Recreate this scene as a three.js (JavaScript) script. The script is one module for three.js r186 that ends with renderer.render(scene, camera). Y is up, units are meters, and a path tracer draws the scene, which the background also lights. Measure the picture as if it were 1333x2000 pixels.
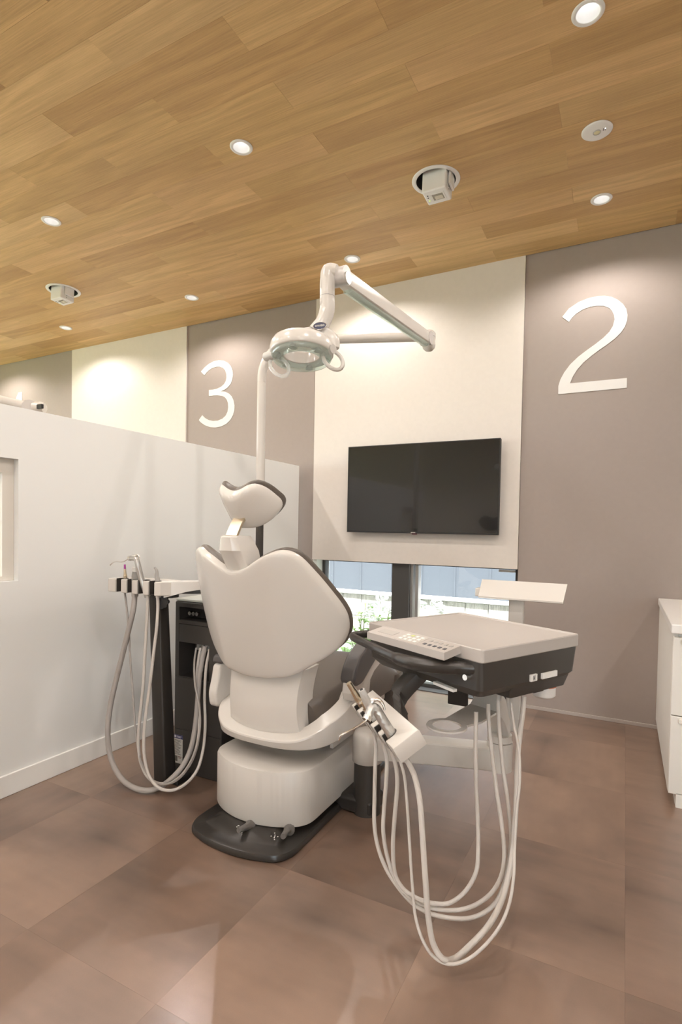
import * as THREE from 'three';
import { RoundedBoxGeometry } from 'three/addons/geometries/RoundedBoxGeometry.js';
import { mergeGeometries, mergeVertices, toCreasedNormals } from 'three/addons/utils/BufferGeometryUtils.js';
import { RectAreaLightUniformsLib } from 'three/addons/lights/RectAreaLightUniformsLib.js';
import { FontLoader } from 'three/addons/loaders/FontLoader.js';
import { TextGeometry } from 'three/addons/geometries/TextGeometry.js';
import { Brush, Evaluator, SUBTRACTION } from 'three-bvh-csg';

// ---------------------------------------------------------------- camera, sky, exposure
const V = (x, y, z) => new THREE.Vector3(x, y, z);
const scene = new THREE.Scene();
const FOCAL = 1059.458, CX = 666.5, CY = 1061.56;
const camera = new THREE.PerspectiveCamera(2 * Math.atan(1000 / FOCAL) * 180 / Math.PI, 1333 / 2000, 0.05, 100);
camera.position.set(0, 1.15, 3.6988);
camera.rotation.order = 'YXZ';
camera.rotation.set(-0.0268, 0.4828, 0.0182);
camera.setViewOffset(1333, 2000, 0, 1000 - CY, 1333, 2000);   // shift lens
camera.updateMatrixWorld(true);
scene.add(camera);
const renderer = new THREE.WebGLRenderer({ antialias: true });
renderer.toneMapping = THREE.LinearToneMapping;
renderer.toneMappingExposure = 1.28;
renderer.shadowMap.enabled = true;
RectAreaLightUniformsLib.init();
scene.background = new THREE.Color().setRGB(0.86, 0.95, 1.0);   // bright overcast sky
scene.backgroundIntensity = 8.5;
const sun = new THREE.DirectionalLight(new THREE.Color().setRGB(1.0, 0.96, 0.90), 20.0); sun.name = 'sun'; sun.position.set(-1.2 + 1.2, 14, -0.8 + 3.6); sun.target.position.set(-1.2, 0, -0.8); sun.castShadow = true;
sun.shadow.mapSize.set(2048, 2048); Object.assign(sun.shadow.camera, { left: -14, right: 14, top: 14, bottom: -14, near: 1, far: 40 }); scene.add(sun, sun.target); sun.target.name = 'sun_aim';
const LAMP_CD = 2.05, LAMP_COLOR = new THREE.Color().setRGB(1.0, 0.935, 0.875);

// ---------------------------------------------------------------- helpers
// pixel of the 1333 x 2000 frame -> point where its ray meets a plane of the room
const camQ = camera.quaternion.clone();
function rayDir(px, py) { return V((px - CX) / FOCAL, -(py - CY) / FOCAL, -1).applyQuaternion(camQ); }
function meet(px, py, axis, value) {
  const d = rayDir(px, py), o = camera.position;
  return o.clone().addScaledVector(d, (value - o[axis]) / d[axis]);
}
const onX = (px, py, x) => meet(px, py, 'x', x), onY = (px, py, y) => meet(px, py, 'y', y), onZ = (px, py, z) => meet(px, py, 'z', z);

let seed = 12345;
const rnd = () => { seed = (seed * 1664525 + 1013904223) >>> 0; return seed / 4294967296; };
const rr = (a, b) => a + (b - a) * rnd();

const taken = new Map();
function numbered(name) { const n = taken.get(name) ?? 0; taken.set(name, n + 1); return n ? name + '_' + String(n).padStart(3, '0') : name; }
function shade(o) { o.traverse(m => { if (m.isMesh) { m.castShadow = true; m.receiveShadow = true; } }); return o; }
function thing(name, label, category, pos = V(0, 0, 0), group) {
  const o = new THREE.Group(); o.name = numbered(name); o.position.copy(pos);
  o.userData = { label, category }; if (group) o.userData.group = group;
  scene.add(o); return o;
}
function structure(name, label, category) { const o = new THREE.Group(); o.name = name; o.userData = { kind: 'structure', label, category }; scene.add(o); return o; }
const rootOf = o => { let r = o; while (r.parent && r.parent !== scene) r = r.parent; return r; };
// a part, its geometry given in room coordinates
function part(parent, name, geos, mat, label) {
  let g = Array.isArray(geos) ? (geos.length === 1 ? geos[0] : merge(geos)) : geos;
  const p = V(0, 0, 0); parent.updateWorldMatrix(true, false);
  p.setFromMatrixPosition(parent.matrixWorld);
  g.translate(-p.x, -p.y, -p.z);
  const m = new THREE.Mesh(g, mat); m.name = name; if (label) m.userData.label = label;
  m.castShadow = m.receiveShadow = true;
  parent.add(m); return m;
}
function merge(list) {
  return mergeGeometries(list.map(g => { const n = g.index ? g.toNonIndexed() : g; for (const k of Object.keys(n.attributes)) if (!['position', 'normal', 'uv'].includes(k)) n.deleteAttribute(k);
    if (!n.attributes.uv) n.setAttribute('uv', new THREE.BufferAttribute(new Float32Array(n.attributes.position.count * 2), 2)); if (!n.attributes.normal) n.computeVertexNormals(); return n; }));
}
const box = (x0, x1, y0, y1, z0, z1) => { const g = new THREE.BoxGeometry(x1 - x0, y1 - y0, z1 - z0); g.translate((x0 + x1) / 2, (y0 + y1) / 2, (z0 + z1) / 2); return g; };
const rbox = (x0, x1, y0, y1, z0, z1, r = 0.006, s = 3) => { const g = new RoundedBoxGeometry(x1 - x0, y1 - y0, z1 - z0, s, r); g.translate((x0 + x1) / 2, (y0 + y1) / 2, (z0 + z1) / 2); return g; };
const cyl = (x, y0, y1, z, r0, r1 = r0, n = 32) => { const g = new THREE.CylinderGeometry(r1, r0, y1 - y0, n); g.translate(x, (y0 + y1) / 2, z); return g; };
const latheAt = (pts, x, y, z, n = 40) => { const g = new THREE.LatheGeometry(pts.map(p => new THREE.Vector2(p[0], p[1])), n); g.translate(x, y, z); return g; };
// closed rings of points -> skin with end caps
function loft(rings, { cap0 = true, cap1 = true, crease = 0.6 } = {}) {
  const n = rings[0].length, pos = [], idx = [];
  rings.forEach(r => r.forEach(p => pos.push(p.x, p.y, p.z)));
  for (let k = 0; k < rings.length - 1; k++) for (let i = 0; i < n; i++) {
    const a = k * n + i, b = k * n + (i + 1) % n, c = a + n, d = b + n; idx.push(a, b, c, b, d, c);
  }
  const capIt = (k, flip) => { const c = V(0, 0, 0); rings[k].forEach(p => c.add(p)); c.divideScalar(n); const ci = pos.length / 3; pos.push(c.x, c.y, c.z);
    for (let i = 0; i < n; i++) { const a = k * n + i, b = k * n + (i + 1) % n; flip ? idx.push(ci, b, a) : idx.push(ci, a, b); } };
  if (cap0) capIt(0, true); if (cap1) capIt(rings.length - 1, false);
  let g = new THREE.BufferGeometry(); g.setAttribute('position', new THREE.Float32BufferAttribute(pos, 3)); g.setIndex(idx);
  // orient outward
  const vol = signedVolume(g); if (vol < 0) { const ix = g.index.array; for (let i = 0; i < ix.length; i += 3) { const t = ix[i]; ix[i] = ix[i + 1]; ix[i + 1] = t; } }
  g.setAttribute('uv', new THREE.Float32BufferAttribute(new Float32Array(pos.length / 3 * 2), 2));
  g = toCreasedNormals(g, crease); return g;
}
function signedVolume(g) { const p = g.attributes.position, ix = g.index.array; let v = 0; const a = V(), b = V(), c = V();
  for (let i = 0; i < ix.length; i += 3) { a.fromBufferAttribute(p, ix[i]); b.fromBufferAttribute(p, ix[i + 1]); c.fromBufferAttribute(p, ix[i + 2]); v += a.dot(b.clone().cross(c)); } return v; }
// swept round (or oval) bar through points, radius per point, closed ends
function bar(points, radius, { n = 60, sides = 12, flat = 1, up = null, closed = false, tension = 0.5 } = {}) {
  const curve = new THREE.CatmullRomCurve3(points, closed, 'centripetal', tension);
  const rad = typeof radius === 'number' ? () => radius : (t => { const k = t * (radius.length - 1), i = Math.min(Math.floor(k), radius.length - 2); return radius[i] + (radius[i + 1] - radius[i]) * (k - i); });
  const fr = up ? null : curve.computeFrenetFrames(n, closed), rings = [];
  for (let i = 0; i <= n; i++) {
    const t = i / n, p = curve.getPoint(t), tan = curve.getTangent(t);
    let N, B; if (up) { B = tan.clone().cross(up).normalize(); N = B.clone().cross(tan).normalize(); } else { const q = curve.getUtoTmapping ? 0 : 0; N = fr.normals[i].clone(); B = fr.binormals[i].clone(); N.addScaledVector(tan, -N.dot(tan)).normalize(); B = tan.clone().cross(N).normalize(); }
    const ring = []; const r = rad(t);
    for (let k = 0; k < sides; k++) { const a = k / sides * Math.PI * 2; ring.push(p.clone().addScaledVector(N, Math.cos(a) * r * flat).addScaledVector(B, Math.sin(a) * r)); }
    rings.push(ring);
  }
  return loft(rings, { cap0: !closed, cap1: !closed, crease: 0.9 });
}
const rod = (a, b, r0, r1 = r0, sides = 20) => { const d = b.clone().sub(a), g = new THREE.CylinderGeometry(r1, r0, d.length(), sides); g.translate(0, d.length() / 2, 0); g.applyQuaternion(new THREE.Quaternion().setFromUnitVectors(V(0, 1, 0), d.clone().normalize())); g.translate(a.x, a.y, a.z); return g; };
// outline in the floor plan, pulled up from y0 to y1 with rounded edges
function prism(poly, y0, y1, bevel = 0.004, seg = 3, holes = []) {
  const s = new THREE.Shape(poly.map(([x, z]) => new THREE.Vector2(x, -z)));
  for (const h of holes) s.holes.push(new THREE.Path(h.map(([x, z]) => new THREE.Vector2(x, -z))));
  const g = new THREE.ExtrudeGeometry(s, { depth: y1 - y0 - 2 * bevel, bevelEnabled: bevel > 0, bevelThickness: bevel, bevelSize: bevel, bevelOffset: -bevel, bevelSegments: seg, curveSegments: 12 });
  g.rotateX(-Math.PI / 2); g.translate(0, y0 + bevel, 0); return g;
}
// flat sign on the wall from a traced outline (x, y), lying at z with a thickness
function plate(poly, z, th) { const s = new THREE.Shape(poly.map(([x, y]) => new THREE.Vector2(x, y))); const g = new THREE.ExtrudeGeometry(s, { depth: th, bevelEnabled: false }); g.translate(0, 0, z); return g; }
function roundPoly(pts, r, n = 5) {   // rounds the corners of a polygon
  const out = [], m = pts.length;
  for (let i = 0; i < m; i++) { const p = pts[i], a = pts[(i + m - 1) % m], b = pts[(i + 1) % m];
    const va = [a[0] - p[0], a[1] - p[1]], vb = [b[0] - p[0], b[1] - p[1]], la = Math.hypot(...va), lb = Math.hypot(...vb), q = Math.min(Array.isArray(r) ? r[i] : r, la / 2, lb / 2);
    const A = [p[0] + va[0] / la * q, p[1] + va[1] / la * q], B = [p[0] + vb[0] / lb * q, p[1] + vb[1] / lb * q];
    for (let k = 0; k <= n; k++) { const t = k / n; out.push([(1 - t) * (1 - t) * A[0] + 2 * t * (1 - t) * p[0] + t * t * B[0], (1 - t) * (1 - t) * A[1] + 2 * t * (1 - t) * p[1] + t * t * B[1]]); } }
  return out;
}
const smoothClosed = (pts, n) => new THREE.CatmullRomCurve3(pts.map(p => V(p[0], p[1], 0)), true, 'centripetal').getSpacedPoints(n).slice(0, n).map(p => [p.x, p.y]);

// ---------------------------------------------------------------- procedural materials
function hash2(x, y) { let h = (x * 374761393 + y * 668265263) | 0; h = Math.imul(h ^ (h >>> 13), 1274126177); return ((h ^ (h >>> 16)) >>> 0) / 4294967296; }
function vnoise(x, y, wx, wy) { const xi = Math.floor(x), yi = Math.floor(y), fx = x - xi, fy = y - yi, s = t => t * t * (3 - 2 * t); const m = (a, w) => ((a % w) + w) % w;
  const a = hash2(m(xi, wx), m(yi, wy)), b = hash2(m(xi + 1, wx), m(yi, wy)), c = hash2(m(xi, wx), m(yi + 1, wy)), d = hash2(m(xi + 1, wx), m(yi + 1, wy));
  return (a + (b - a) * s(fx)) * (1 - s(fy)) + (c + (d - c) * s(fx)) * s(fy); }
function fbm(u, v, fx, fy, oct) { let t = 0, a = 0.5; for (let i = 0; i < oct; i++) { t += a * vnoise(u * fx, v * fy, fx, fy); fx *= 2; fy *= 2; a *= 0.5; } return t / (1 - Math.pow(0.5, oct)); }
function tex(w, h, fn, srgb = true) {
  const d = new Uint8Array(w * h * 4);
  for (let y = 0; y < h; y++) for (let x = 0; x < w; x++) { const c = fn(x / w, y / h), i = (y * w + x) * 4; for (let k = 0; k < 3; k++) d[i + k] = Math.max(0, Math.min(255, Math.round(c[k] * 255))); d[i + 3] = 255; }
  const t = new THREE.DataTexture(d, w, h); t.wrapS = t.wrapT = THREE.RepeatWrapping; t.magFilter = THREE.LinearFilter; t.minFilter = THREE.LinearMipmapLinearFilter; t.generateMipmaps = true;
  if (srgb) t.colorSpace = THREE.SRGBColorSpace; t.needsUpdate = true; return t;
}
// wood: 2 m x 0.62 m of straight grain with slow cathedral swirls
const woodTex = tex(1536, 768, (u, v) => {
  const warp = fbm(u, v, 3, 5, 3) * 1.0 + fbm(u, v, 8, 3, 2) * 0.22;
  const ring = 0.5 + 0.5 * Math.sin((v * 9 + warp * 3.4) * Math.PI * 2);
  const fine = fbm(u, v, 14, 260, 2), pore = fbm(u, v, 40, 500, 1);
  const sw = Math.max(0, fbm(u, v, 5, 4, 2) - 0.45) * 2;
  const t = 0.92 + (ring - 0.5) * (0.02 + 0.075 * sw) + (fine - 0.5) * 0.10 - (pore > 0.8 ? 0.03 : 0) + (fbm(u, v, 4, 8, 3) - 0.5) * 0.12;
  return [t, t * (0.985 - (1 - t) * 0.10), t * (0.96 - (1 - t) * 0.22)];
});
const woodMats = [[0.715, 0.495, 0.235], [0.64, 0.425, 0.19], [0.77, 0.55, 0.28], [0.575, 0.37, 0.16], [0.68, 0.47, 0.212], [0.735, 0.50, 0.245]]
  .map(c => new THREE.MeshStandardMaterial({ color: new THREE.Color().setRGB(...c), map: woodTex, roughness: 0.48 }));
// vinyl stone tile: soft clouds and short scuffs
const tileTex = tex(1024, 1024, (u, v) => {
  const cl = fbm(u, v, 4, 4, 5), st = fbm(u, v, 6, 26, 3), g = hash2(Math.floor(u * 1024), Math.floor(v * 1024));
  const t = 0.84 + (cl - 0.5) * 0.34 + (st - 0.5) * 0.10 + (g - 0.5) * 0.02;
  return [t, t * 0.975, t * 0.955];
});
const tileMats = [[0.325, 0.222, 0.168], [0.292, 0.198, 0.148], [0.348, 0.240, 0.182], [0.310, 0.212, 0.162]]
  .map(c => new THREE.MeshPhysicalMaterial({ color: new THREE.Color().setRGB(...c), map: tileTex, roughness: 0.36, clearcoat: 0.7, clearcoatRoughness: 0.22 }));
const mat = (rgb, roughness = 0.5, extra = {}) => new THREE.MeshStandardMaterial({ color: new THREE.Color().setRGB(...rgb), roughness, ...extra });
const plasterTex = tex(256, 256, (u, v) => { const t = 0.98 + (fbm(u, v, 48, 48, 3) - 0.5) * 0.018; return [t, t, t]; });
const M = {
  grey: mat([0.345, 0.290, 0.262], 0.75, { map: plasterTex }),
  white: mat([0.71, 0.655, 0.60], 0.7, { map: plasterTex }),
  part: mat([0.75, 0.75, 0.735], 0.55),
  numeral: mat([0.72, 0.70, 0.68], 0.6),
  shell: mat([0.64, 0.605, 0.565], 0.22),
  shellMatt: mat([0.54, 0.51, 0.475], 0.40),
  table: mat([0.45, 0.415, 0.39], 0.42),
  dark: mat([0.043, 0.038, 0.034], 0.42),
  darkGloss: mat([0.030, 0.026, 0.023], 0.30),
  black: mat([0.020, 0.019, 0.019], 0.5),
  leather: mat([0.105, 0.086, 0.072], 0.40),
  armPad: mat([0.085, 0.078, 0.078], 0.42),
  hose: mat([0.55, 0.51, 0.475], 0.5),
  hoseDark: mat([0.36, 0.33, 0.31], 0.5),
  steel: mat([0.78, 0.76, 0.73], 0.24, { metalness: 1 }),
  bronze: mat([0.62, 0.53, 0.40], 0.3, { metalness: 1 }),
  alu: mat([0.56, 0.55, 0.53], 0.34, { metalness: 0.7 }),
  greyPlastic: mat([0.33, 0.315, 0.30], 0.4),
  frame: mat([0.060, 0.058, 0.055], 0.45),
  tvGlass: new THREE.MeshPhysicalMaterial({ color: new THREE.Color().setRGB(0.012, 0.012, 0.013), roughness: 0.12, clearcoat: 0.6, clearcoatRoughness: 0.03 }),
  glass: new THREE.MeshPhysicalMaterial({ color: 0xffffff, transmission: 1, thickness: 0, roughness: 0.02, ior: 1.45 }),
  lensGreen: new THREE.MeshPhysicalMaterial({ color: new THREE.Color().setRGB(0.86, 0.95, 0.92), transmission: 0.85, thickness: 0, roughness: 0.12, ior: 1.45 }),
  clear: new THREE.MeshPhysicalMaterial({ color: new THREE.Color().setRGB(0.95, 0.96, 0.95), transmission: 0.7, thickness: 0, roughness: 0.12 }),
  lampWhite: mat([0.80, 0.80, 0.79], 0.4),
  lampGlow: new THREE.MeshStandardMaterial({ color: 0xffffff, emissive: new THREE.Color().setRGB(1, 0.98, 0.97), emissiveIntensity: 2.2 }),
  ledGreen: new THREE.MeshStandardMaterial({ color: 0x304010, emissive: new THREE.Color().setRGB(0.7, 0.9, 0.2), emissiveIntensity: 0.8 }),
  counter: mat([0.80, 0.78, 0.76], 0.35),
  cabinet: mat([0.76, 0.735, 0.69], 0.5),
  ink: mat([0.10, 0.10, 0.11], 0.6),
  panelGrey: mat([0.42, 0.395, 0.37], 0.5),
  label: mat([0.78, 0.77, 0.75], 0.6),
};

// ---------------------------------------------------------------- the room shell
const H = 2.9387, ROOM = { x0: -8.0, x1: 3.4, z1: 7.0 };
const EV = new Evaluator(); EV.useGroups = false; EV.attributes = ['position', 'normal', 'uv'];
const subtract = (g, cutters) => { let b = new Brush(g); b.updateMatrixWorld(true); for (const c of cutters) { const k = new Brush(c); k.updateMatrixWorld(true); b = EV.evaluate(b, k, SUBTRACTION); b.updateMatrixWorld(true); } return b.geometry; };
const xz = (g, sx, sz, ou = 0, ov = 0, swap = false) => { const p = g.attributes.position, n = g.attributes.normal, uv = g.attributes.uv; for (let i = 0; i < p.count; i++) { const a = p.getX(i), b = Math.abs(n.getY(i)) > 0.5 ? p.getZ(i) : p.getY(i); uv.setXY(i, (swap ? b : a) * sx + ou, (swap ? a : b) * sz + ov); } return g; };

// floor: one slab with a tile per piece
{
  const f = structure('floor', 'brown mottled stone-look tile floor', 'floor');
  part(f, 'screed', box(ROOM.x0 - 0.2, ROOM.x1 + 0.2, -0.15, -0.0125, -0.02, ROOM.z1 + 0.2), mat([0.10, 0.07, 0.05], 0.8));
  const PX = 0.5, PZ = 0.589, far = [];
  for (let j = 0; j < 13; j++) for (let i = -16; i < 7; i++) {
    const x0 = 0.032 + i * PX, z1 = 2.768 + (j - 4) * PZ; let z0 = z1 - PZ; if (z1 <= 0.02) continue; z0 = Math.max(z0, 0);
    if (x0 + PX < ROOM.x0 || x0 > ROOM.x1) continue;
    const near = z1 < 4.4 && x0 > -6.6 && x0 < 2.6;
    const g = box(x0 + 0.00015, x0 + PX - 0.00015, -0.0126, -rnd() * 0.0002, z0 + 0.00015, z1 - 0.00015);
    xz(g, 0.9, 0.9, rnd(), rnd(), rnd() < 0.5);
    const k = Math.floor(rnd() * tileMats.length);
    if (near) part(f, 'tile', g, tileMats[k]); else far.push(g);
  }
  const m = part(f, 'tile_field', far, tileMats[0]); m.userData.kind = 'stuff';
}

// ceiling: planks laid in running bond along the back wall
const DOWN_X = [1.31, -0.165, -1.655, -3.06, -4.575, -6.05], DOWN_Z = [0.455, 1.627, 2.80, 3.97, 5.14];
const PROJ = [[-0.91, 0.99], [-3.87, 0.977]], EMERG = [-0.163, 1.01];
const ceiling = structure('ceiling', 'wood plank ceiling in warm oak tones', 'ceiling');
{
  part(ceiling, 'slab', box(ROOM.x0 - 0.2, ROOM.x1 + 0.2, 3.2, 3.35, -0.2, ROOM.z1 + 0.2), mat([0.3, 0.3, 0.3], 0.8));
  const cutters = [];
  DOWN_X.forEach((x, i) => DOWN_Z.forEach((z, j) => { if (!(i === 0 && j < 2)) cutters.push([x, z, 0.046]); }));
  for (const [x, z] of PROJ) cutters.push([x, z, 0.108]);
  const PW = 0.155, PL = 1.006, far = [];
  for (let r = -11; r < 36; r++) {
    let z0 = 1.56 + r * PW, z1 = z0 + PW; if (z1 < 0.01 || z0 > ROOM.z1) continue; z0 = Math.max(z0, 0); z1 = Math.min(z1, ROOM.z1);
    const off = (r % 2 === 0) ? -0.802 : -0.299;
    for (let i = -8; i < 6; i++) {
      let x0 = off + i * PL, x1 = x0 + PL; if (x1 < ROOM.x0 || x0 > ROOM.x1) continue; x0 = Math.max(x0, ROOM.x0); x1 = Math.min(x1, ROOM.x1);
      const near = z0 < 3.3 && x1 > -6.6 && x0 < 1.9;
      let g = box(x0 + 0.0003, x1 - 0.0003, H + rnd() * 0.0004, H + 0.015, z0 + 0.0003, z1 - 0.0003);
      xz(g, 0.5, 1.62, rnd(), rnd());
      const cs = cutters.filter(c => c[0] + c[2] > x0 && c[0] - c[2] < x1 && c[1] + c[2] > z0 && c[1] - c[2] < z1);
      if (cs.length) g = subtract(g, cs.map(c => cyl(c[0], H - 0.05, H + 0.06, c[1], c[2], c[2], 40)));
      const k = Math.floor(rnd() * woodMats.length);
      if (near) part(ceiling, 'plank', g, woodMats[k]); else far.push(g);
    }
  }
  const m = part(ceiling, 'plank_field', far, woodMats[0]); m.userData.kind = 'stuff';
}

// back wall: grey piers with numerals, white panels over low windows
const BAYS = { grey: [[-8.2, -8.01], [-6.44, -5.103], [-3.531, -2.19], [-0.62, 0.722], [2.29, 3.6]], white: [[-8.01, -6.44], [-5.103, -3.531], [-2.19, -0.62], [0.722, 2.29]] };
const WB = 0.907;      // underside of the white panels
const wallBack = structure('wall_back', 'back wall of grey piers and white panels', 'wall');
for (const [a, b] of BAYS.grey) part(wallBack, 'grey_panel', xz(box(a, b, -0.12, 3.3, -0.2, 0), 1, 1), M.grey, 'matt taupe grey wall panel');
for (const [a, b] of BAYS.white) part(wallBack, 'white_panel', xz(box(a + 0.002, b - 0.002, WB, 3.3, -0.2, 0.012), 1, 1), M.white, 'cream white wall panel above low window');
{
  const bb = structure('baseboard_back', 'thin grey skirting along back wall', 'baseboard');
  for (const [a, b] of BAYS.grey.slice(1)) part(bb, 'skirting', rbox(a, b, 0, 0.022, 0, 0.008, 0.002), mat([0.40, 0.35, 0.32], 0.5));
}
// numerals on the piers
function traced(list, ox, oy, k) { return list.map(([x, y]) => { const p = onZ(ox + x / k, oy + y / k, 0.003); return [p.x, p.y]; }); }
const two = traced([[145, 465], [250, 335], [400, 235], [550, 175], [700, 143], [800, 140], [900, 155], [1000, 200], [1080, 265], [1130, 340], [1150, 430], [1145, 510], [1110, 610], [1050, 700], [960, 790], [850, 875], [720, 965], [600, 1055], [480, 1155], [380, 1265], [310, 1375], [268, 1480], [1140, 1397], [1138, 1548], [87, 1645], [88, 1520], [120, 1420], [180, 1310], [270, 1190], [390, 1075], [520, 975], [660, 875], [780, 780], [870, 690], [925, 600], [950, 500], [940, 430], [910, 370], [860, 320], [780, 292], [680, 290], [570, 308], [460, 350], [360, 415], [300, 475], [252, 540]], 1080, 560, 7.841);
const three = traced([[252, 510], [330, 420], [420, 345], [530, 285], [640, 262], [740, 270], [830, 315], [895, 385], [935, 475], [948, 570], [935, 680], [895, 780], [830, 855], [760, 905], [690, 935], [780, 945], [860, 985], [920, 1045], [960, 1130], [982, 1240], [978, 1350], [950, 1450], [890, 1560], [800, 1645], [690, 1700], [560, 1722], [450, 1715], [340, 1675], [250, 1610], [208, 1560], [280, 1455], [340, 1515], [420, 1560], [520, 1580], [620, 1572], [720, 1530], [790, 1465], [830, 1380], [845, 1280], [840, 1190], [815, 1120], [770, 1065], [700, 1032], [600, 1022], [520, 1028], [425, 1040], [425, 908], [510, 900], [600, 880], [690, 838], [750, 785], [790, 720], [808, 640], [805, 560], [780, 480], [730, 425], [660, 402], [580, 405], [500, 430], [430, 475], [370, 535], [330, 592]], 370, 680, 11.109);
const fourX = -6.02;
const four = [[fourX + 0.0, 2.60], [fourX + 0.065, 2.60], [fourX + 0.065, 2.20], [fourX + 0.135, 2.20], [fourX + 0.135, 2.145], [fourX + 0.065, 2.145], [fourX + 0.065, 2.005], [fourX, 2.005], [fourX, 2.145], [fourX - 0.29, 2.145], [fourX - 0.29, 2.195]];
for (const [poly, word, near] of [[two, '2', 'on grey wall panel beside the television'], [three, '3', 'on grey wall panel behind the lamp pole'], [four, '4', 'on grey wall panel, only its tip above the partition']]) {
  const cx = poly.reduce((s, p) => s + p[0], 0) / poly.length, y0 = Math.min(...poly.map(p => p[1]));
  const o = plate(poly, 0, 0.003); o.translate(-cx, -y0, 0);
  const m = new THREE.Mesh(o, M.numeral); m.name = numbered('wall_numeral'); m.position.set(cx, y0, 0.0005); m.castShadow = m.receiveShadow = true;
  m.userData = { label: 'large white numeral ' + word + ' ' + near, category: 'numeral' }; scene.add(m);
}
// outer walls of the room
{
  const w = (name, label, g, m) => { const o = structure(name, label, 'wall'); part(o, 'wall_face', xz(g, 1, 1), m); return o; };
  const left = w('wall_left', 'far left plain wall', box(ROOM.x0 - 0.2, ROOM.x0, -0.15, 3.3, 0, 1.0), M.white);
  part(left, 'wall_face', [box(ROOM.x0 - 0.2, ROOM.x0, -0.15, 3.3, 6.4, ROOM.z1), box(ROOM.x0 - 0.2, ROOM.x0, -0.15, 0.25, 1.0, 6.4), box(ROOM.x0 - 0.2, ROOM.x0, 2.75, 3.3, 1.0, 6.4)].map(g => xz(g, 1, 1)), M.white);
  w('wall_right', 'right plain wall', box(ROOM.x1, ROOM.x1 + 0.2, -0.15, 3.3, 0, ROOM.z1), M.white);
  const front = w('wall_front', 'plain wall behind the viewer', box(ROOM.x0 - 0.2, 1.5, -0.15, 3.3, ROOM.z1, ROOM.z1 + 0.2), M.white);
  part(front, 'wall_face', [box(3.2, ROOM.x1 + 0.2, -0.15, 3.3, ROOM.z1, ROOM.z1 + 0.2), box(1.5, 3.2, -0.15, 0.1, ROOM.z1, ROOM.z1 + 0.2), box(1.5, 3.2, 2.75, 3.3, ROOM.z1, ROOM.z1 + 0.2)].map(g => xz(g, 1, 1)), M.white);
  // daylight openings on the garden side and behind the viewer
  const big = (name, alongX, at, a, b, y0, y1) => { const o = structure(name, 'tall window outside the picture', 'window'), B = (u0, u1, v0, v1, d0, d1) => alongX ? box(u0, u1, v0, v1, at + d0, at + d1) : box(at - d1, at - d0, v0, v1, u0, u1), n = 4, st = (b - a) / n, fr = [B(a, b, y0, y0 + 0.05, 0.05, 0.12), B(a, b, y1 - 0.05, y1, 0.05, 0.12)].slice(0);
    for (let i = 0; i <= n; i++) fr.push(B(Math.max(a, a + i * st - 0.03), Math.min(b, a + i * st + 0.03), y0 + 0.05, y1 - 0.05, 0.05, 0.12));
    part(o, 'frame', fr, M.frame); for (let i = 0; i < n; i++) part(o, 'pane', B(a + i * st + 0.03, a + (i + 1) * st - 0.03, y0 + 0.05, y1 - 0.05, 0.08, 0.084), M.glass); };
  big('window_8', true, ROOM.z1, 1.5, 3.2, 0.1, 2.75); big('window_9', false, ROOM.x0, 1.0, 6.4, 0.25, 2.75);
}

// low windows under the white panels
let winNo = 0;
function lowWindow(a, b) {
  const o = structure('window_' + (++winNo), 'low dark-framed window under white wall panel', 'window');
  const y0 = 0.0, y1 = WB + 0.05, zf0 = -0.15, zf1 = -0.09, c = a + 0.735;
  part(o, 'sill', rbox(a, b, -0.12, 0.006, -0.2, -0.001, 0.002), M.frame);
  part(o, 'frame', [box(a + 0.04, a + 0.066, y0 + 0.007, WB - 0.001, zf0, zf1), box(b - 0.03, b - 0.001, y0 + 0.007, WB - 0.001, zf0, zf1), box(a + 0.066, b - 0.03, y0 + 0.007, 0.03, zf0, zf1), box(a + 0.066, b - 0.03, WB - 0.012, WB - 0.001, zf0, zf1)], M.frame, 'dark bronze window frame');
  part(o, 'jamb', box(a, a + 0.04, y0, WB, -0.2, -0.001), mat([0.72, 0.76, 0.70], 0.6), 'pale window reveal');
  part(o, 'mullion', rbox(c - 0.07, c + 0.065, y0 + 0.007, WB - 0.001, -0.16, -0.03, 0.003), M.frame, 'wide dark post between the panes');
  part(o, 'sash_rail', [box(c + 0.066, c + 0.085, 0.008, WB - 0.001, -0.13, -0.06), box(c + 0.095, c + 0.118, 0.031, WB - 0.013, -0.145, -0.085)], M.alu, 'slim metal sash edge');
  part(o, 'pane', box(a + 0.066, c - 0.07, 0.03, WB - 0.012, -0.124, -0.12), M.glass);
  part(o, 'pane', box(c + 0.118, b - 0.03, 0.03, WB - 0.012, -0.124, -0.12), M.glass);
  part(o, 'latch', rbox(b - 0.14, b - 0.03, WB - 0.03, WB - 0.014, -0.09, -0.075, 0.002), M.alu);
}
for (const [a, b] of BAYS.white) lowWindow(a, b);

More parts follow.
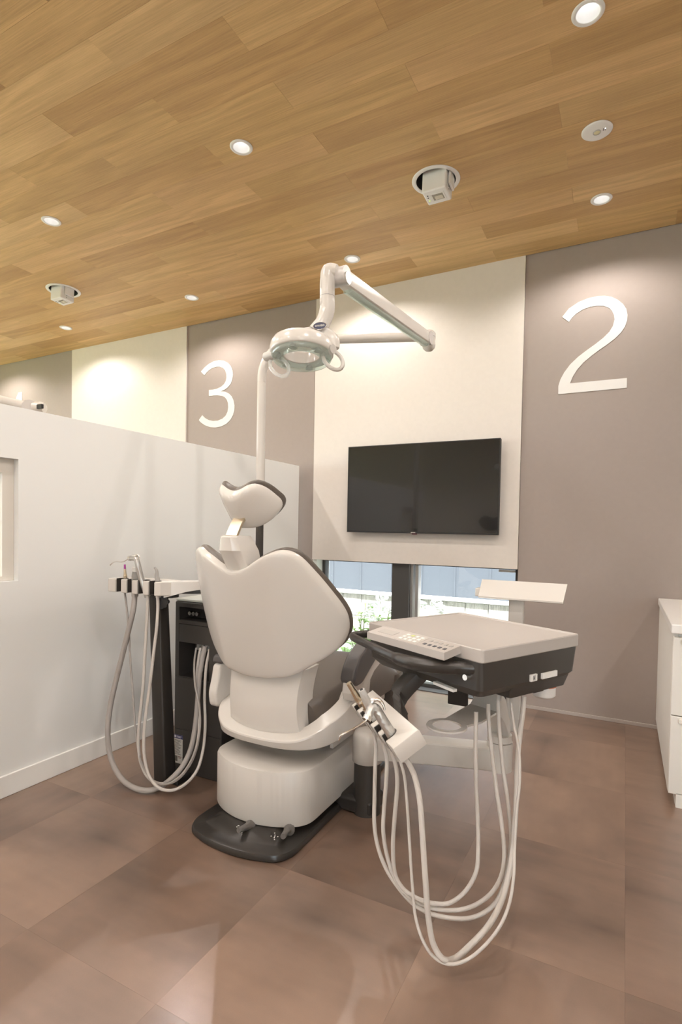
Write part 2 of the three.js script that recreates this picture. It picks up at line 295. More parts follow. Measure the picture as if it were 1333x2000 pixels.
// the white partition on the left, with a glazed opening
const XP = -2.2823, YP = 1.6386, PT = 0.11;
{
  const o = structure('wall_partition', 'low white partition wall between treatment bays', 'wall');
  const z0 = 0.075, z1 = 3.0, wy0 = 0.905, wy1 = 1.42, wz0 = 2.297, wz1 = 2.80;
  part(o, 'partition_panel', [box(XP - PT, XP, 0, wy0, z0, z1), box(XP - PT, XP, wy1, YP, z0, z1), box(XP - PT, XP, wy0, wy1, z0, wz0), box(XP - PT, XP, wy0, wy1, wz1, z1)].map(g => xz(g, 1, 1)), M.part, 'smooth white painted panel');
  const win = structure('window_' + (++winNo), 'glazed opening in the white partition', 'window');
  part(win, 'frame', [box(XP - 0.085, XP - 0.03, wy0 + 0.001, wy1 - 0.001, wz0 + 0.001, wz0 + 0.05), box(XP - 0.085, XP - 0.03, wy0 + 0.001, wy1 - 0.001, wz1 - 0.05, wz1 - 0.001), box(XP - 0.085, XP - 0.03, wy1 - 0.06, wy1 - 0.001, wz0 + 0.05, wz1 - 0.05), box(XP - 0.085, XP - 0.03, wy0 + 0.001, wy0 + 0.02, wz0 + 0.05, wz1 - 0.05)], mat([0.66, 0.62, 0.56], 0.5), 'beige inner frame');
  part(win, 'pane', box(XP - 0.062, XP - 0.058, wy0 + 0.02, wy1 - 0.06, wz0 + 0.05, wz1 - 0.05), M.glass);
  const bb = structure('baseboard_left', 'white baseboard along the partition', 'baseboard');
  part(bb, 'skirting', rbox(XP, XP + 0.012, 0, 0.092, z0, z1, 0.003), mat([0.79, 0.775, 0.745], 0.5));
}

// ---------------------------------------------------------------- outside the window
{
  const g = structure('ground_outside', 'pale gravel strip outside the window', 'ground');
  part(g, 'gravel', [box(-8.3, 25, -0.35, -0.16, -30, 35)], mat([0.42, 0.43, 0.38], 0.9));
  part(g, 'lawn', [box(-30, -8.3, -0.35, -0.16, -30, 35)], mat([0.30, 0.35, 0.18], 0.9), 'green lawn beyond the far window');
  const fence = thing('block_fence', 'pale concrete block fence outside the window', 'fence', V(-1.5, -0.13, -1.1));
  const streak = tex(256, 256, (u, v) => { const t = 0.86 + (fbm(u, v, 90, 6, 3) - 0.5) * 0.42; return [t, t * 1.0, t * 0.985]; });
  const bm = [0.80, 0.76, 0.83].map(k => mat([k, k * 1.0, k * 0.97], 0.85, { map: streak }));
  const bw = 0.205, bh = 0.216, top = 0.515;
  for (let r = 0; r < 3; r++) for (let i = -26; i < 16; i++) { const x = -1.457 + i * bw, y1 = top - r * bh, y0 = Math.max(y1 - bh, -0.13);
    const b = rbox(x + 0.003, x + bw - 0.003, y0 + 0.003, y1 - 0.002, -1.22, -1.1 + rnd() * 0.002, 0.004, 1); xz(b, 4, 4, rnd(), rnd());
    part(fence, 'block', b, bm[Math.floor(rnd() * 3)]); }
  part(fence, 'mortar', box(-1.457 - 26 * bw, -1.457 + 16 * bw, -0.13, top - 0.004, -1.215, -1.108), mat([0.42, 0.42, 0.40], 0.9));
  part(fence, 'coping', rbox(-1.457 - 26 * bw, -1.457 + 16 * bw, top, top + 0.022, -1.23, -1.085, 0.004), mat([0.80, 0.80, 0.78], 0.8), 'bright coping along the top');
  const bld = thing('neighbour_building', 'blue-grey metal clad building wall beyond the fence', 'building', V(-2, -0.13, -3.2));
  part(bld, 'cladding', box(-9, 5, -0.13, 4.2, -3.4, -3.2), mat([0.066, 0.078, 0.098], 0.55));
  for (let i = 0; i < 30; i++) part(bld, 'seam', box(-8.7 + i * 0.45, -8.68 + i * 0.45, -0.13, 4.2, -3.2, -3.192), mat([0.070, 0.082, 0.102], 0.5));
}
// shrubs with white flower heads
{
  const leafM = [[0.20, 0.33, 0.10], [0.27, 0.42, 0.13], [0.33, 0.47, 0.18]].map(c => new THREE.MeshPhysicalMaterial({ color: new THREE.Color().setRGB(...c), roughness: 0.7, transmission: 0.3, thickness: 0 }));
  const petalM = mat([0.86, 0.88, 0.83], 0.7), stemM = mat([0.16, 0.20, 0.07], 0.8);
  function leaf(p, dir, len, wid) { const s = V(dir.z, 0, -dir.x).normalize().multiplyScalar(wid / 2), q = p.clone().addScaledVector(dir, len), m = p.clone().addScaledVector(dir, len * 0.5); m.y += len * 0.12;
    const g = new THREE.BufferGeometry(), a = m.clone().add(s), b = m.clone().sub(s); a.y += wid * 0.2; b.y += wid * 0.2;
    const P = [p, a, m, p, m, b, a, q, m, m, q, b]; g.setAttribute('position', new THREE.Float32BufferAttribute(P.flatMap(v => [v.x, v.y, v.z]), 3)); g.setAttribute('uv', new THREE.Float32BufferAttribute(new Float32Array(24), 2)); g.computeVertexNormals(); return g; }
  function shrub(label, x, z, hgt, spread, heads) {
    const o = thing('flowering_shrub', label, 'shrub', V(x, -0.13, z), 'white flowering shrubs outside the window'), leaves = [[], [], []], stems = [];
    for (let k = 0; k < 14; k++) { const a = rr(0, 6.283), R = spread * Math.sqrt(rnd()), top = V(x + Math.cos(a) * R, -0.13 + hgt * rr(0.55, 1), z + Math.sin(a) * R * 0.7), foot = V(x + rr(-0.04, 0.04), -0.13, z + rr(-0.04, 0.04));
      const mid = foot.clone().lerp(top, 0.55); mid.x += Math.cos(a) * R * 0.15; stems.push(bar([foot, mid, top], [0.006, 0.003], { n: 8, sides: 5 }));
      const cv = new THREE.CatmullRomCurve3([foot, mid, top]);
      for (let j = 0; j < 16; j++) { const p = cv.getPoint(rr(0.2, 1)), b = rr(0, 6.283); leaves[j % 3].push(leaf(p, V(Math.cos(b), rr(-0.1, 0.6), Math.sin(b)).normalize(), rr(0.06, 0.11), rr(0.03, 0.05))); } }
    stems.forEach(s => part(o, 'stem', s, stemM));
    leaves.forEach((l, k) => { const m = part(o, 'foliage', l, leafM[k]); m.userData.kind = 'stuff'; });
    for (let k = 0; k < heads.length; k++) { const [px, py] = heads[k], c = onZ(px, py, z + rr(-0.03, 0.09)), fl = []; for (let j = 0; j < 26; j++) { const d = V(rr(-1, 1), rr(-0.6, 1), rr(-1, 1)).normalize(), g = new THREE.IcosahedronGeometry(0.016, 0); g.scale(1, 0.7, 1); g.translate(c.x + d.x * 0.045, c.y + d.y * 0.035, c.z + d.z * 0.045); fl.push(g); }
      part(o, 'flower_head', fl, petalM, 'white flower head'); } }
  shrub('leafy shrub with white flower heads left of the window post', -1.98, -0.62, 0.62, 0.26, [[747, 1168], [728, 1183], [722, 1200], [758, 1190], [735, 1215]]);
  shrub('small shrub with white flowers seen right of the window post', -1.36, -0.72, 0.5, 0.16, [[822, 1182], [853, 1178], [860, 1190]]);
  shrub('low bright shrub outside behind the chair armrest', -2.02, -0.40, 0.36, 0.30, [[672, 1280], [690, 1272], [735, 1296]]);
}

// ---------------------------------------------------------------- ceiling fittings
function downlight(x, z, label, group) {
  const o = thing('downlight', label, 'downlight', V(x, H, z), group);
  part(o, 'trim_ring', latheAt([[0.0385, -0.0005], [0.0385, -0.004], [0.044, -0.0055], [0.051, -0.0045], [0.0535, -0.0015], [0.0535, 0.0], [0.046, 0.0]], x, H, z), M.lampWhite, 'white trim ring');
  part(o, 'reflector', latheAt([[0.0385, -0.002], [0.0375, 0.012], [0.033, 0.034], [0.028, 0.04], [0.045, 0.05], [0.045, -0.0005]], x, H, z), M.lampWhite, 'white reflector cup');
  part(o, 'lens', latheAt([[0, 0.037], [0.02, 0.0375], [0.0285, 0.0395], [0.0285, 0.042], [0, 0.043]], x, H, z, 32), M.lampGlow, 'glowing frosted lens');
  const s = new THREE.SpotLight(LAMP_COLOR, LAMP_CD, 0, 1.36, 0.32, 2); s.name = 'lamp_light'; s.castShadow = true; s.shadow.radius = 0.6; s.shadow.mapSize.set(512, 512);
  s.position.set(0, -0.02, 0); s.target.position.set(0, -2, 0); s.target.name = 'lamp_aim'; o.add(s); o.add(s.target);
  return o;
}
const dlName = (i, j) => {
  const seen = { '1,0': 'round recessed downlight before the grey wall panel beside the television', '2,0': 'round recessed downlight above the lamp arm, before the wall', '3,0': 'round recessed downlight before the grey wall panel behind the lamp pole', '4,0': 'round recessed downlight beyond the ceiling projector over the partition',
    '1,1': 'largest round recessed downlight, beyond the emergency light plate', '2,1': 'round recessed downlight between the two ceiling projectors, over the chair', '3,1': 'round recessed downlight on the pale planks above the partition' };
  return seen[i + ',' + j];
};
for (let i = 0; i < DOWN_X.length; i++) for (let j = 0; j < DOWN_Z.length; j++) if (!(i === 0 && j < 2)) downlight(DOWN_X[i], DOWN_Z[j], dlName(i, j) ?? 'round recessed downlight in the ceiling outside the pictured bay', dlName(i, j) ? 'downlights over the treatment bay' : 'downlights of the wider room');

function ceilingProjector([x, z], label, turn) {
  const o = thing('ceiling_projector', label, 'projector', V(x, H, z), 'box projectors let into the ceiling');
  part(o, 'trim_ring', latheAt([[0.100, -0.0005], [0.100, -0.004], [0.106, -0.006], [0.119, -0.005], [0.122, -0.001], [0.122, 0], [0.108, 0]], x, H, z, 56), M.lampWhite, 'white trim ring');
  part(o, 'recess', latheAt([[0.100, -0.002], [0.100, 0.13], [0.0, 0.13], [0.0, 0.135], [0.106, 0.135], [0.106, -0.0005]], x, H, z, 48), M.black, 'dark recess can');
  const q = new THREE.Quaternion().setFromEuler(new THREE.Euler(-0.05, turn, 0.0, 'YXZ')), c = V(x + 0.013, H - 0.032, z + 0.016);
  const put = g => { g.applyQuaternion(q); g.translate(c.x, c.y, c.z); return g; };
  const body = part(o, 'housing', put(new RoundedBoxGeometry(0.124, 0.125, 0.112, 3, 0.008)), M.lampWhite, 'white box housing');
  part(body, 'bezel', put((() => { const s = new THREE.Shape([[-0.036, -0.032], [0.036, -0.032], [0.036, 0.032], [-0.036, 0.032]].map(p => new THREE.Vector2(...p))); s.holes.push(new THREE.Path([[-0.028, -0.024], [0.028, -0.024], [0.028, 0.024], [-0.028, 0.024]].map(p => new THREE.Vector2(...p)))); const g = new THREE.ExtrudeGeometry(s, { depth: 0.003, bevelEnabled: false }); g.rotateX(Math.PI / 2); g.translate(0.008, -0.0622, 0); return g; })()), M.label);
  part(body, 'lens_window', put((() => { const g = new THREE.BoxGeometry(0.056, 0.002, 0.048); g.translate(0.008, -0.0625, 0); return g; })()), mat([0.30, 0.28, 0.23], 0.2));
  part(body, 'lens_block', put((() => { const g = new THREE.BoxGeometry(0.04, 0.004, 0.026); g.translate(0.010, -0.0635, -0.006); return g; })()), mat([0.62, 0.58, 0.48], 0.3));
  for (const [dx, dz, k] of [[-0.043, -0.018, 0], [-0.043, 0.006, 1], [-0.041, 0.022, 1]]) part(body, k ? 'button' : 'status_light', put((() => { const g = new THREE.CylinderGeometry(0.004, 0.004, 0.002, 10); g.translate(dx, -0.063, dz); return g; })()), k ? M.ink : M.ledGreen);
  for (let k = 0; k < 4; k++) part(body, 'screw', put((() => { const g = new THREE.CylinderGeometry(0.0025, 0.0025, 0.002, 8); g.rotateZ(Math.PI / 2); g.translate(0.0645, -0.005 - 0.014 * k, 0.01); return g; })()), M.ink);
  part(o, 'bracket', put(new RoundedBoxGeometry(0.012, 0.1, 0.07, 2, 0.003).translate(0.072, 0.02, -0.005)), M.lampWhite);
}
ceilingProjector(PROJ[0], 'white box projector hanging from a ceiling recess over the delivery table', 0.0);
ceilingProjector(PROJ[1], 'white box projector hanging from a ceiling recess beyond the partition', 0.0);
{
  const [x, z] = EMERG, o = thing('emergency_light', 'flat round white emergency light plate with small lens in ceiling', 'emergency light', V(x, H, z));
  part(o, 'cover_plate', latheAt([[0, -0.008], [0.045, -0.008], [0.058, -0.0065], [0.064, -0.002], [0.064, 0], [0, 0]], x, H, z, 48), M.lampWhite);
  part(o, 'lens', latheAt([[0, -0.0125], [0.008, -0.0115], [0.0135, -0.0095], [0.0135, -0.0075], [0, -0.0075]], x, H, z, 24), mat([0.72, 0.66, 0.42], 0.15), 'small yellowish lens');
  part(o, 'lens_ring', latheAt([[0.0135, -0.0078], [0.0135, -0.0108], [0.0165, -0.0108], [0.0165, -0.0078]], x, H, z, 24), M.alu);
  for (const [dx, dz, k] of [[0.026, 0.004, 0], [0.034, 0.002, 0], [0.027, 0.012, 0], [0.034, 0.011, 1]]) part(o, k ? 'status_light' : 'button', cyl(x + dx, H - 0.0094, H - 0.0075, z + dz, 0.0022, 0.0022, 10), k ? M.lampGlow : M.ink);
}

// ---------------------------------------------------------------- television
{
  const x0 = -1.853, x1 = -0.738, y0 = 1.128, y1 = 1.763;
  const o = thing('television', 'black flat-screen television mounted on the white wall panel', 'television', V(-1.296, y0, 0.012));
  part(o, 'wall_bracket', [rbox(-1.48, -1.11, 1.3, 1.62, 0.012, 0.03, 0.003), box(-1.42, -1.39, 1.25, 1.65, 0.03, 0.042), box(-1.20, -1.17, 1.25, 1.65, 0.03, 0.042)], M.black);
  part(o, 'case', rbox(x0, x1, y0, y1, 0.04, 0.07, 0.005), M.black);
  part(o, 'bezel', [box(x0 + 0.006, x1 - 0.006, y1 - 0.006, y1, 0.0701, 0.0725), box(x0 + 0.006, x1 - 0.006, y0, y0 + 0.012, 0.0701, 0.0725), box(x0, x0 + 0.006, y0, y1, 0.0701, 0.0725), box(x1 - 0.006, x1, y0, y1, 0.0701, 0.0725)], mat([0.02, 0.02, 0.02], 0.35));
  part(o, 'screen', box(x0 + 0.006, x1 - 0.006, y0 + 0.012, y1 - 0.006, 0.0695, 0.0712), M.tvGlass, 'glossy dark screen');
  part(o, 'logo', rbox(-1.345, -1.312, y0 + 0.003, y0 + 0.009, 0.0725, 0.0732, 0.0003, 1), M.alu, 'small pale maker mark');
  part(o, 'standby_sensor', rbox(-1.34, -1.30, y0 - 0.008, y0 + 0.001, 0.062, 0.071, 0.003), mat([0.10, 0.02, 0.035], 0.3), 'dark red sensor tab');
}

// ---------------------------------------------------------------- counter cabinet on the right
{
  const x0 = 0.19, x1 = 1.5, zf = 1.03, o = thing('counter_cabinet', 'white counter cabinet with drawers standing against grey wall', 'cabinet', V((x0 + x1) / 2, 0, 0.52));
  part(o, 'side_panel', rbox(x0, x0 + 0.02, 0.055, 0.735, 0.002, zf - 0.02, 0.002), M.cabinet, 'plain white end panel');
  part(o, 'body', box(x0 + 0.02, x1, 0.06, 0.735, 0.002, zf - 0.025), M.cabinet);
  part(o, 'plinth', box(x0 + 0.03, x1, 0, 0.06, 0.002, zf + 0.0), M.cabinet, 'white toe board');
  let y = 0.055; for (const hgt of [0.335, 0.335]) { const d = part(o, 'drawer', rbox(x0 + 0.001, x0 + 0.6, y, y + hgt - 0.004, zf - 0.02, zf, 0.003), M.cabinet); part(d, 'finger_pull', rbox(x0 + 0.03, x0 + 0.58, y + hgt - 0.03, y + hgt - 0.012, zf, zf + 0.012, 0.003), M.cabinet); y += hgt; }
  part(o, 'door', rbox(x0 + 0.604, x1, 0.055, 0.725, zf - 0.02, zf, 0.003), M.cabinet);
  const t = thing('worktop', 'smooth white worktop lying on the counter cabinet', 'worktop', V((x0 + x1) / 2, 0.735, 0.52));
  part(t, 'slab', rbox(x0 - 0.008, x1, 0.737, 0.777, 0.002, zf + 0.02, 0.006), M.counter);
}

// ---------------------------------------------------------------- dental chair
const XC = -1.22;
{
  const o = thing('dental_chair', 'white dental chair with dark brown cushions, reclined, seen from behind', 'dental chair', V(XC, 0, 1.75));
  const ring = (pts, y) => pts.map(([x, z]) => V(XC + x, y, z));
  const mirror = half => [...half, ...half.slice().reverse().filter(p => Math.abs(p[0]) > 1e-6).map(p => [-p[0], p[1]])];
  const resample = (pts, n) => { const c = new THREE.CurvePath(); const P = pts.map(p => V(p[0], p[1], 0)); for (let i = 0; i < P.length; i++) c.add(new THREE.LineCurve3(P[i], P[(i + 1) % P.length])); return Array.from({ length: n }, (_, i) => { const q = c.getPoint(i / n); return [q.x, q.y]; }); };
  const inset = (pts, d) => { const m = pts.length; return pts.map((p, i) => { const a = pts[(i + m - 1) % m], b = pts[(i + 1) % m]; let tx = b[0] - a[0], tz = b[1] - a[1]; const l = Math.hypot(tx, tz) || 1; return [p[0] + (-tz / l) * d * sgn, p[1] + (tx / l) * d * sgn]; }); };
  let sgn = 1;
  // plan outlines (x from the middle line, z)
  const plateHalf = [[0, 2.215], [0.05, 2.2125], [0.10, 2.205], [0.15, 2.191], [0.185, 2.176], [0.204, 2.158], [0.221, 2.118], [0.2245, 2.08], [0.224, 2.0], [0.222, 1.8], [0.22, 1.5], [0.215, 1.28], [0.18, 1.24], [0, 1.235]];
  const coverHalf = [[0, 2.098], [0.03, 2.0967], [0.06, 2.0925], [0.09, 2.085], [0.12, 2.0745], [0.15, 2.060], [0.175, 2.044], [0.194, 2.028], [0.208, 2.009], [0.2165, 1.988], [0.22, 1.96], [0.22, 1.90], [0.22, 1.6], [0.22, 1.34], [0.2, 1.30], [0, 1.295]];
  const N = 220, P = smoothClosed(mirror(plateHalf), N), C = smoothClosed(mirror(coverHalf), N);
  { const test = inset(P, 0.01); const w0 = Math.max(...P.map(p => p[0])), w1 = Math.max(...test.map(p => p[0])); if (w1 > w0) sgn = -1; }
  part(o, 'base_plate', loft([ring(inset(P, 0.004), 0), ring(P, 0.004), ring(P, 0.016), ring(inset(P, 0.004), 0.024), ring(inset(P, 0.014), 0.0275), ring(inset(P, 0.050), 0.0300), ring(inset(P, 0.054), 0.0325), ring(inset(P, 0.100), 0.054), ring(inset(P, 0.13), 0.055)], { crease: 0.5 }), M.darkGloss, 'black foot plate with sloped switch panel');
  part(o, 'base_cover', loft([ring(inset(C, 0.012), 0.0565), ring(inset(C, 0.002), 0.058), ring(C, 0.064), ring(C, 0.250), ring(inset(C, 0.004), 0.258), ring(inset(C, 0.012), 0.262), ring(inset(C, 0.05), 0.264)], { crease: 0.5 }), M.shellMatt, 'white boxy base cover with rounded rear');
  // foot switches and their printed marks on the sloped panel
  const sw = (px, py, tipx, tipy) => { const a = onY(px, py, 0.056), b = onY(tipx, tipy, 0.062); a.z -= 0.0; return [a, b]; };
  for (const [px, py, tx, ty] of [[486, 1613, 466, 1622], [563, 1620, 553, 1634]]) { const [a, b] = sw(px, py, tx, ty); const m = a.clone().lerp(b, 0.45); part(o, 'foot_switch', bar([a.clone().add(V(0, -0.006, -0.012)), a, m, b], [0.021, 0.019, 0.012, 0.0105, 0.0095], { n: 16, sides: 14 }), mat([0.13, 0.12, 0.112], 0.4), 'grey foot joystick'); }
  for (const [cx, cy, list] of [[467, 1611, [[-4, 3], [0, 1], [2.5, -2], [-1.5, 0.5]]], [537, 1632, [[0, -6], [0.5, -2], [-1, 3], [-0.5, 6.5], [-7, 0], [6, 1], [0, 1]]]]) for (const [dx, dy] of list) { const p = onY(cx + dx, cy + dy, 0.054); part(o, 'printed_mark', new THREE.SphereGeometry(0.0024, 8, 6).scale(1, 0.6, 1).translate(p.x, p.y - 0.002, p.z), M.label); }
  // lift neck between base and seat
  part(o, 'lift_column', loft([ring(resample(mirror([[0, 1.86], [0.10, 1.85], [0.13, 1.80], [0.13, 1.4], [0, 1.38]]), 60), 0.262), ring(resample(mirror([[0, 1.90], [0.12, 1.89], [0.16, 1.82], [0.16, 1.4], [0, 1.38]]), 60), 0.345)], { crease: 0.6 }), M.shellMatt, 'lift mechanism under the seat');
  part(o, 'lift_cover', [rbox(XC - 0.26, XC - 0.235, 0.262, 0.37, 1.60, 1.845, 0.003), rbox(XC + 0.19, XC + 0.205, 0.268, 0.36, 1.4, 1.80, 0.003)], M.shellMatt, 'white lift side cover');
  // seat frame: a white collar that sweeps round the rear and up to the armrests
  {
    const rings = [], S = 72;
    for (let k = 0; k <= S; k++) {
      const t = k / S * 2 - 1, a = t * 1.0;                                   // -1 left front .. 1 right front
      let x, z; const sideLen = 0.30, arc = 0.62;
      const u = Math.abs(t), sg = Math.sign(t) || 1; const turn = 0.72;
      if (u < turn) { const an = u / turn * Math.PI / 2; x = 0.272 * Math.pow(Math.sin(an), 0.74); z = 1.82 + 0.232 * Math.pow(Math.cos(an), 0.72); } else { x = 0.272; z = 1.82 - (u - turn) / (1 - turn) * 0.22; }
      const p = V(sg * x, 0, z);
      // outward direction
      const d = u < turn ? V(sg * Math.pow(x / 0.272, 1.6), 0, Math.pow(Math.max(0, (z - 1.82) / 0.232), 1.2)).normalize() : V(sg, 0, 0);
      const f = Math.max(0, (2.02 - z) / 0.42), TB = [[2.07, 0.372], [2.03, 0.384], [1.98, 0.412], [1.93, 0.434], [1.81, 0.457], [1.73, 0.486], [1.67, 0.522], [1.59, 0.555]], bot = 0.330 + 0.014 * f; let top = 0.555;
      for (let q = 0; q < TB.length - 1; q++) if (z <= TB[q][0] && z >= TB[q + 1][0]) top = TB[q][1] + (TB[q + 1][1] - TB[q][1]) * (TB[q][0] - z) / (TB[q][0] - TB[q + 1][0]);
      const wIn = 0.058 - 0.012 * f;
      const at = (off, y) => V(XC + p.x + d.x * off, y, p.z + d.z * off);
      rings.push([at(-0.030, bot - 0.006), at(-0.012, bot), at(-0.009, bot + 0.003), at(0.002, top - 0.022), at(0.001, top - 0.016), at(-0.002, top - 0.013), at(-wIn + 0.003, top + 0.004), at(-wIn, top + 0.001), at(-wIn, bot + 0.01), at(-wIn + 0.01, bot - 0.006)]);
    }
    part(o, 'seat_frame', loft(rings, { crease: 0.40 }), M.shell, 'white moulded seat frame');
    part(o, 'underpan', loft([ring(resample(mirror([[0, 2.015], [0.1, 2.0], [0.18, 1.95], [0.225, 1.86], [0.23, 1.6], [0.22, 1.3], [0, 1.28]]), 80), 0.342), ring(resample(mirror([[0, 2.015], [0.1, 2.0], [0.18, 1.95], [0.225, 1.86], [0.23, 1.6], [0.22, 1.3], [0, 1.28]]), 80), 0.372)], { crease: 0.6 }), M.shellMatt);
  }
  // lumbar cover between seat and backrest
  {
    const rings = []; for (let k = 0; k <= 14; k++) { const t = k / 14, y = 0.350 + t * 0.270, w = 0.156 + 0.012 * Math.pow(2 * t - 1, 2), zc = 2.018 + 0.020 * Math.sin(t * Math.PI) - (t < 0.12 ? (0.12 - t) * 0.12 : 0); const r = [];
      for (let i = 0; i <= 16; i++) { const u = (i / 16 * 2 - 1) * w; r.push(V(XC + u, y, zc - 1.5 * u * u)); }
      r.push(V(XC + w + 0.008, y, zc - 1.5 * w * w - 0.022), V(XC + w + 0.004, y, zc - 1.5 * w * w - 0.11), V(XC - w - 0.004, y, zc - 1.5 * w * w - 0.11), V(XC - w - 0.008, y, zc - 1.5 * w * w - 0.022)); rings.push(r); }
    part(o, 'lumbar_cover', loft(rings, { crease: 0.5 }), M.shell, 'white barrel-shaped lumbar cover');
  }
  // curved pads: outline (u across, v along), bent forward by a*u^2, profile = [scale, forward]
  // the backrest (a < 3) has a flatter middle and folds forward towards its sides
  const bend = (u, a) => { const w = Math.abs(u), c = 0.13; return a > 3 || w === 0 ? a * u * u : w < c ? 0.8 * u * u : 0.8 * c * c + 0.50 * (w - c) + 1.22 * (w - c) * (w - c); };
  function pad(outline, cen, P0, lean, a, profile, crease = 0.7) {
    const th = lean * Math.PI / 180, vv = V(0, Math.cos(th), Math.sin(th)), nn = V(0, -Math.sin(th), Math.cos(th));
    const rings = profile.map(([s, d]) => outline.map(([u0, v0]) => { const u = u0 * s, v = cen + (v0 - cen) * s; return P0.clone().add(V(u, 0, 0)).addScaledVector(vv, v).addScaledVector(nn, -bend(u, a) - d); }));
    return loft(rings, { crease });
  }
  const P0b = V(XC, 0.9908, 2.196);
  const backHalf = [[0, 0.001], [0.03, 0.006], [0.063, 0.020], [0.100, 0.042], [0.141, 0.060], [0.172, 0.066], [0.200, 0.059], [0.226, 0.036], [0.264, -0.034], [0.298, -0.113], [0.328, -0.197], [0.335, -0.240], [0.331, -0.290], [0.311, -0.332], [0.272, -0.361], [0.223, -0.385], [0.169, -0.409], [0.1, -0.419], [0.05, -0.425], [0, -0.427]];
  const back = smoothClosed(mirror(backHalf), 120);
  const rim = [[0.001, 0], [0.1, 0], [0.2, 0], [0.3, 0], [0.36, 0], [0.42, 0], [0.48, 0], [0.54, 0], [0.6, 0], [0.66, 0], [0.72, 0], [0.78, 0], [0.85, 0.0005], [0.93, 0.0015], [0.97, 0.003], [0.988, 0.006], [0.997, 0.012], [1.0, 0.022], [0.995, 0.034], [0.5, 0.034], [0.001, 0.034]];
  part(o, 'backrest_shell', pad(back, -0.17, P0b, 18, 1.5, rim), M.shell, 'glossy white shield-shaped backrest shell');
  part(o, 'backrest_cushion', pad(back, -0.17, P0b, 18, 1.5, [[0.001, 0.033], [0.6, 0.033], [0.985, 0.033], [1.0, 0.034], [1.008, 0.040], [1.010, 0.047], [1.002, 0.056], [0.975, 0.066], [0.9, 0.080], [0.7, 0.100], [0.4, 0.110], [0.001, 0.112]]), M.leather, 'dark brown backrest cushion');
  // neck block, stem and headrest
  const blk = (x0, x1, y, z0, z1, ch) => roundPoly([[x0, z0], [x1, z0], [x1, z1 - ch], [x1 - ch, z1], [x0 + ch, z1], [x0, z1 - ch]], 0.005, 3).map(([x, z]) => V(x, y, z));
  part(o, 'neck_block', loft([blk(XC - 0.048, XC + 0.048, 0.945, 2.05, 2.145, 0.02), blk(XC - 0.048, XC + 0.048, 1.00, 2.075, 2.182, 0.02), blk(XC - 0.048, XC + 0.048, 1.068, 2.10, 2.228, 0.022), blk(XC - 0.036, XC + 0.036, 1.114, 2.125, 2.232, 0.018), blk(XC - 0.033, XC + 0.033, 1.120, 2.128, 2.226, 0.018)], { crease: 0.4 }), M.shell, 'white tapered neck block');
  { const a = V(XC, 1.118, 2.196), b = V(XC, 1.20, 2.135), d = b.clone().sub(a).normalize(), s = V(0.024, 0, 0), n = d.clone().cross(V(1, 0, 0)).normalize().multiplyScalar(0.005), r = p => [p.clone().add(s).add(n), p.clone().add(s).sub(n), p.clone().sub(s).sub(n), p.clone().sub(s).add(n)];
    part(o, 'headrest_stem', loft([r(a), r(a.clone().lerp(b, 0.5).add(V(0, 0.002, 0.004))), r(b)], { crease: 0.3 }), M.bronze, 'brushed metal headrest stem'); }
  const P0h = V(XC, 1.2602, 2.2124);
  const headHalf = [[0, -0.004], [0.025, 0.000], [0.051, 0.007], [0.070, 0.004], [0.084, -0.009], [0.097, -0.034], [0.110, -0.077], [0.116, -0.108], [0.112, -0.130], [0.092, -0.149], [0.061, -0.158], [0.028, -0.158], [0, -0.156]];
  const head = smoothClosed(mirror(headHalf), 90);
  part(o, 'headrest_shell', pad(head, -0.08, P0h, 40, 6, [[0.001, -0.012], [0.35, -0.011], [0.7, -0.007], [0.88, -0.001], [0.95, 0.006], [0.985, 0.016], [1.0, 0.028], [0.985, 0.034], [0.5, 0.034], [0.001, 0.034]]), M.shell, 'white headrest shell');
  part(o, 'headrest_cushion', pad(head, -0.08, P0h, 40, 6, [[0.001, 0.030], [0.9, 0.031], [0.995, 0.033], [1.02, 0.037], [1.03, 0.043], [1.015, 0.051], [0.95, 0.060], [0.7, 0.070], [0.001, 0.074]]), M.leather, 'dark brown headrest cushion');
  // seat cushion and leg rest
  {
    const rings = []; for (let k = 0; k <= 26; k++) { const t = k / 26, z = 1.93 - t * 0.80; const e = Math.min(1, t / 0.06), f = Math.max(0, (t - 0.8) / 0.2), w = (0.215 + 0.025 * Math.min(1, t * 3)) * (0.93 + 0.07 * e), top = 0.505 + 0.03 * Math.sin(t * 2.4) - 0.085 * f * f, bot = 0.372; const r = [];
      for (let i = 0; i <= 20; i++) { const u = i / 20 * 2 - 1, au = Math.abs(u); r.push(V(XC + u * w, bot + (top - bot) * (1 - 0.18 * au * au - 0.34 * Math.pow(au, 8)), z)); }
      r.push(V(XC + w * 0.96, bot, z), V(XC - w * 0.96, bot, z)); rings.push(r); }
    part(o, 'seat_cushion', loft(rings, { crease: 0.9 }), M.leather, 'taupe brown leather seat cushion');
    const r2 = []; for (let k = 0; k <= 12; k++) { const t = k / 12, y = 0.44 - t * 0.24, zz = 1.15 - 0.02 * t; r2.push(roundPoly([[-0.245, zz - 0.03], [0.245, zz - 0.03], [0.245, zz + 0.10 - t * 0.02], [-0.245, zz + 0.10 - t * 0.02]], 0.035, 5).map(([x, z]) => V(XC + x, y, z))); }
    part(o, 'leg_rest', loft(r2, { crease: 0.9 }), M.leather, 'leg rest folded down in front of the seat');
  }
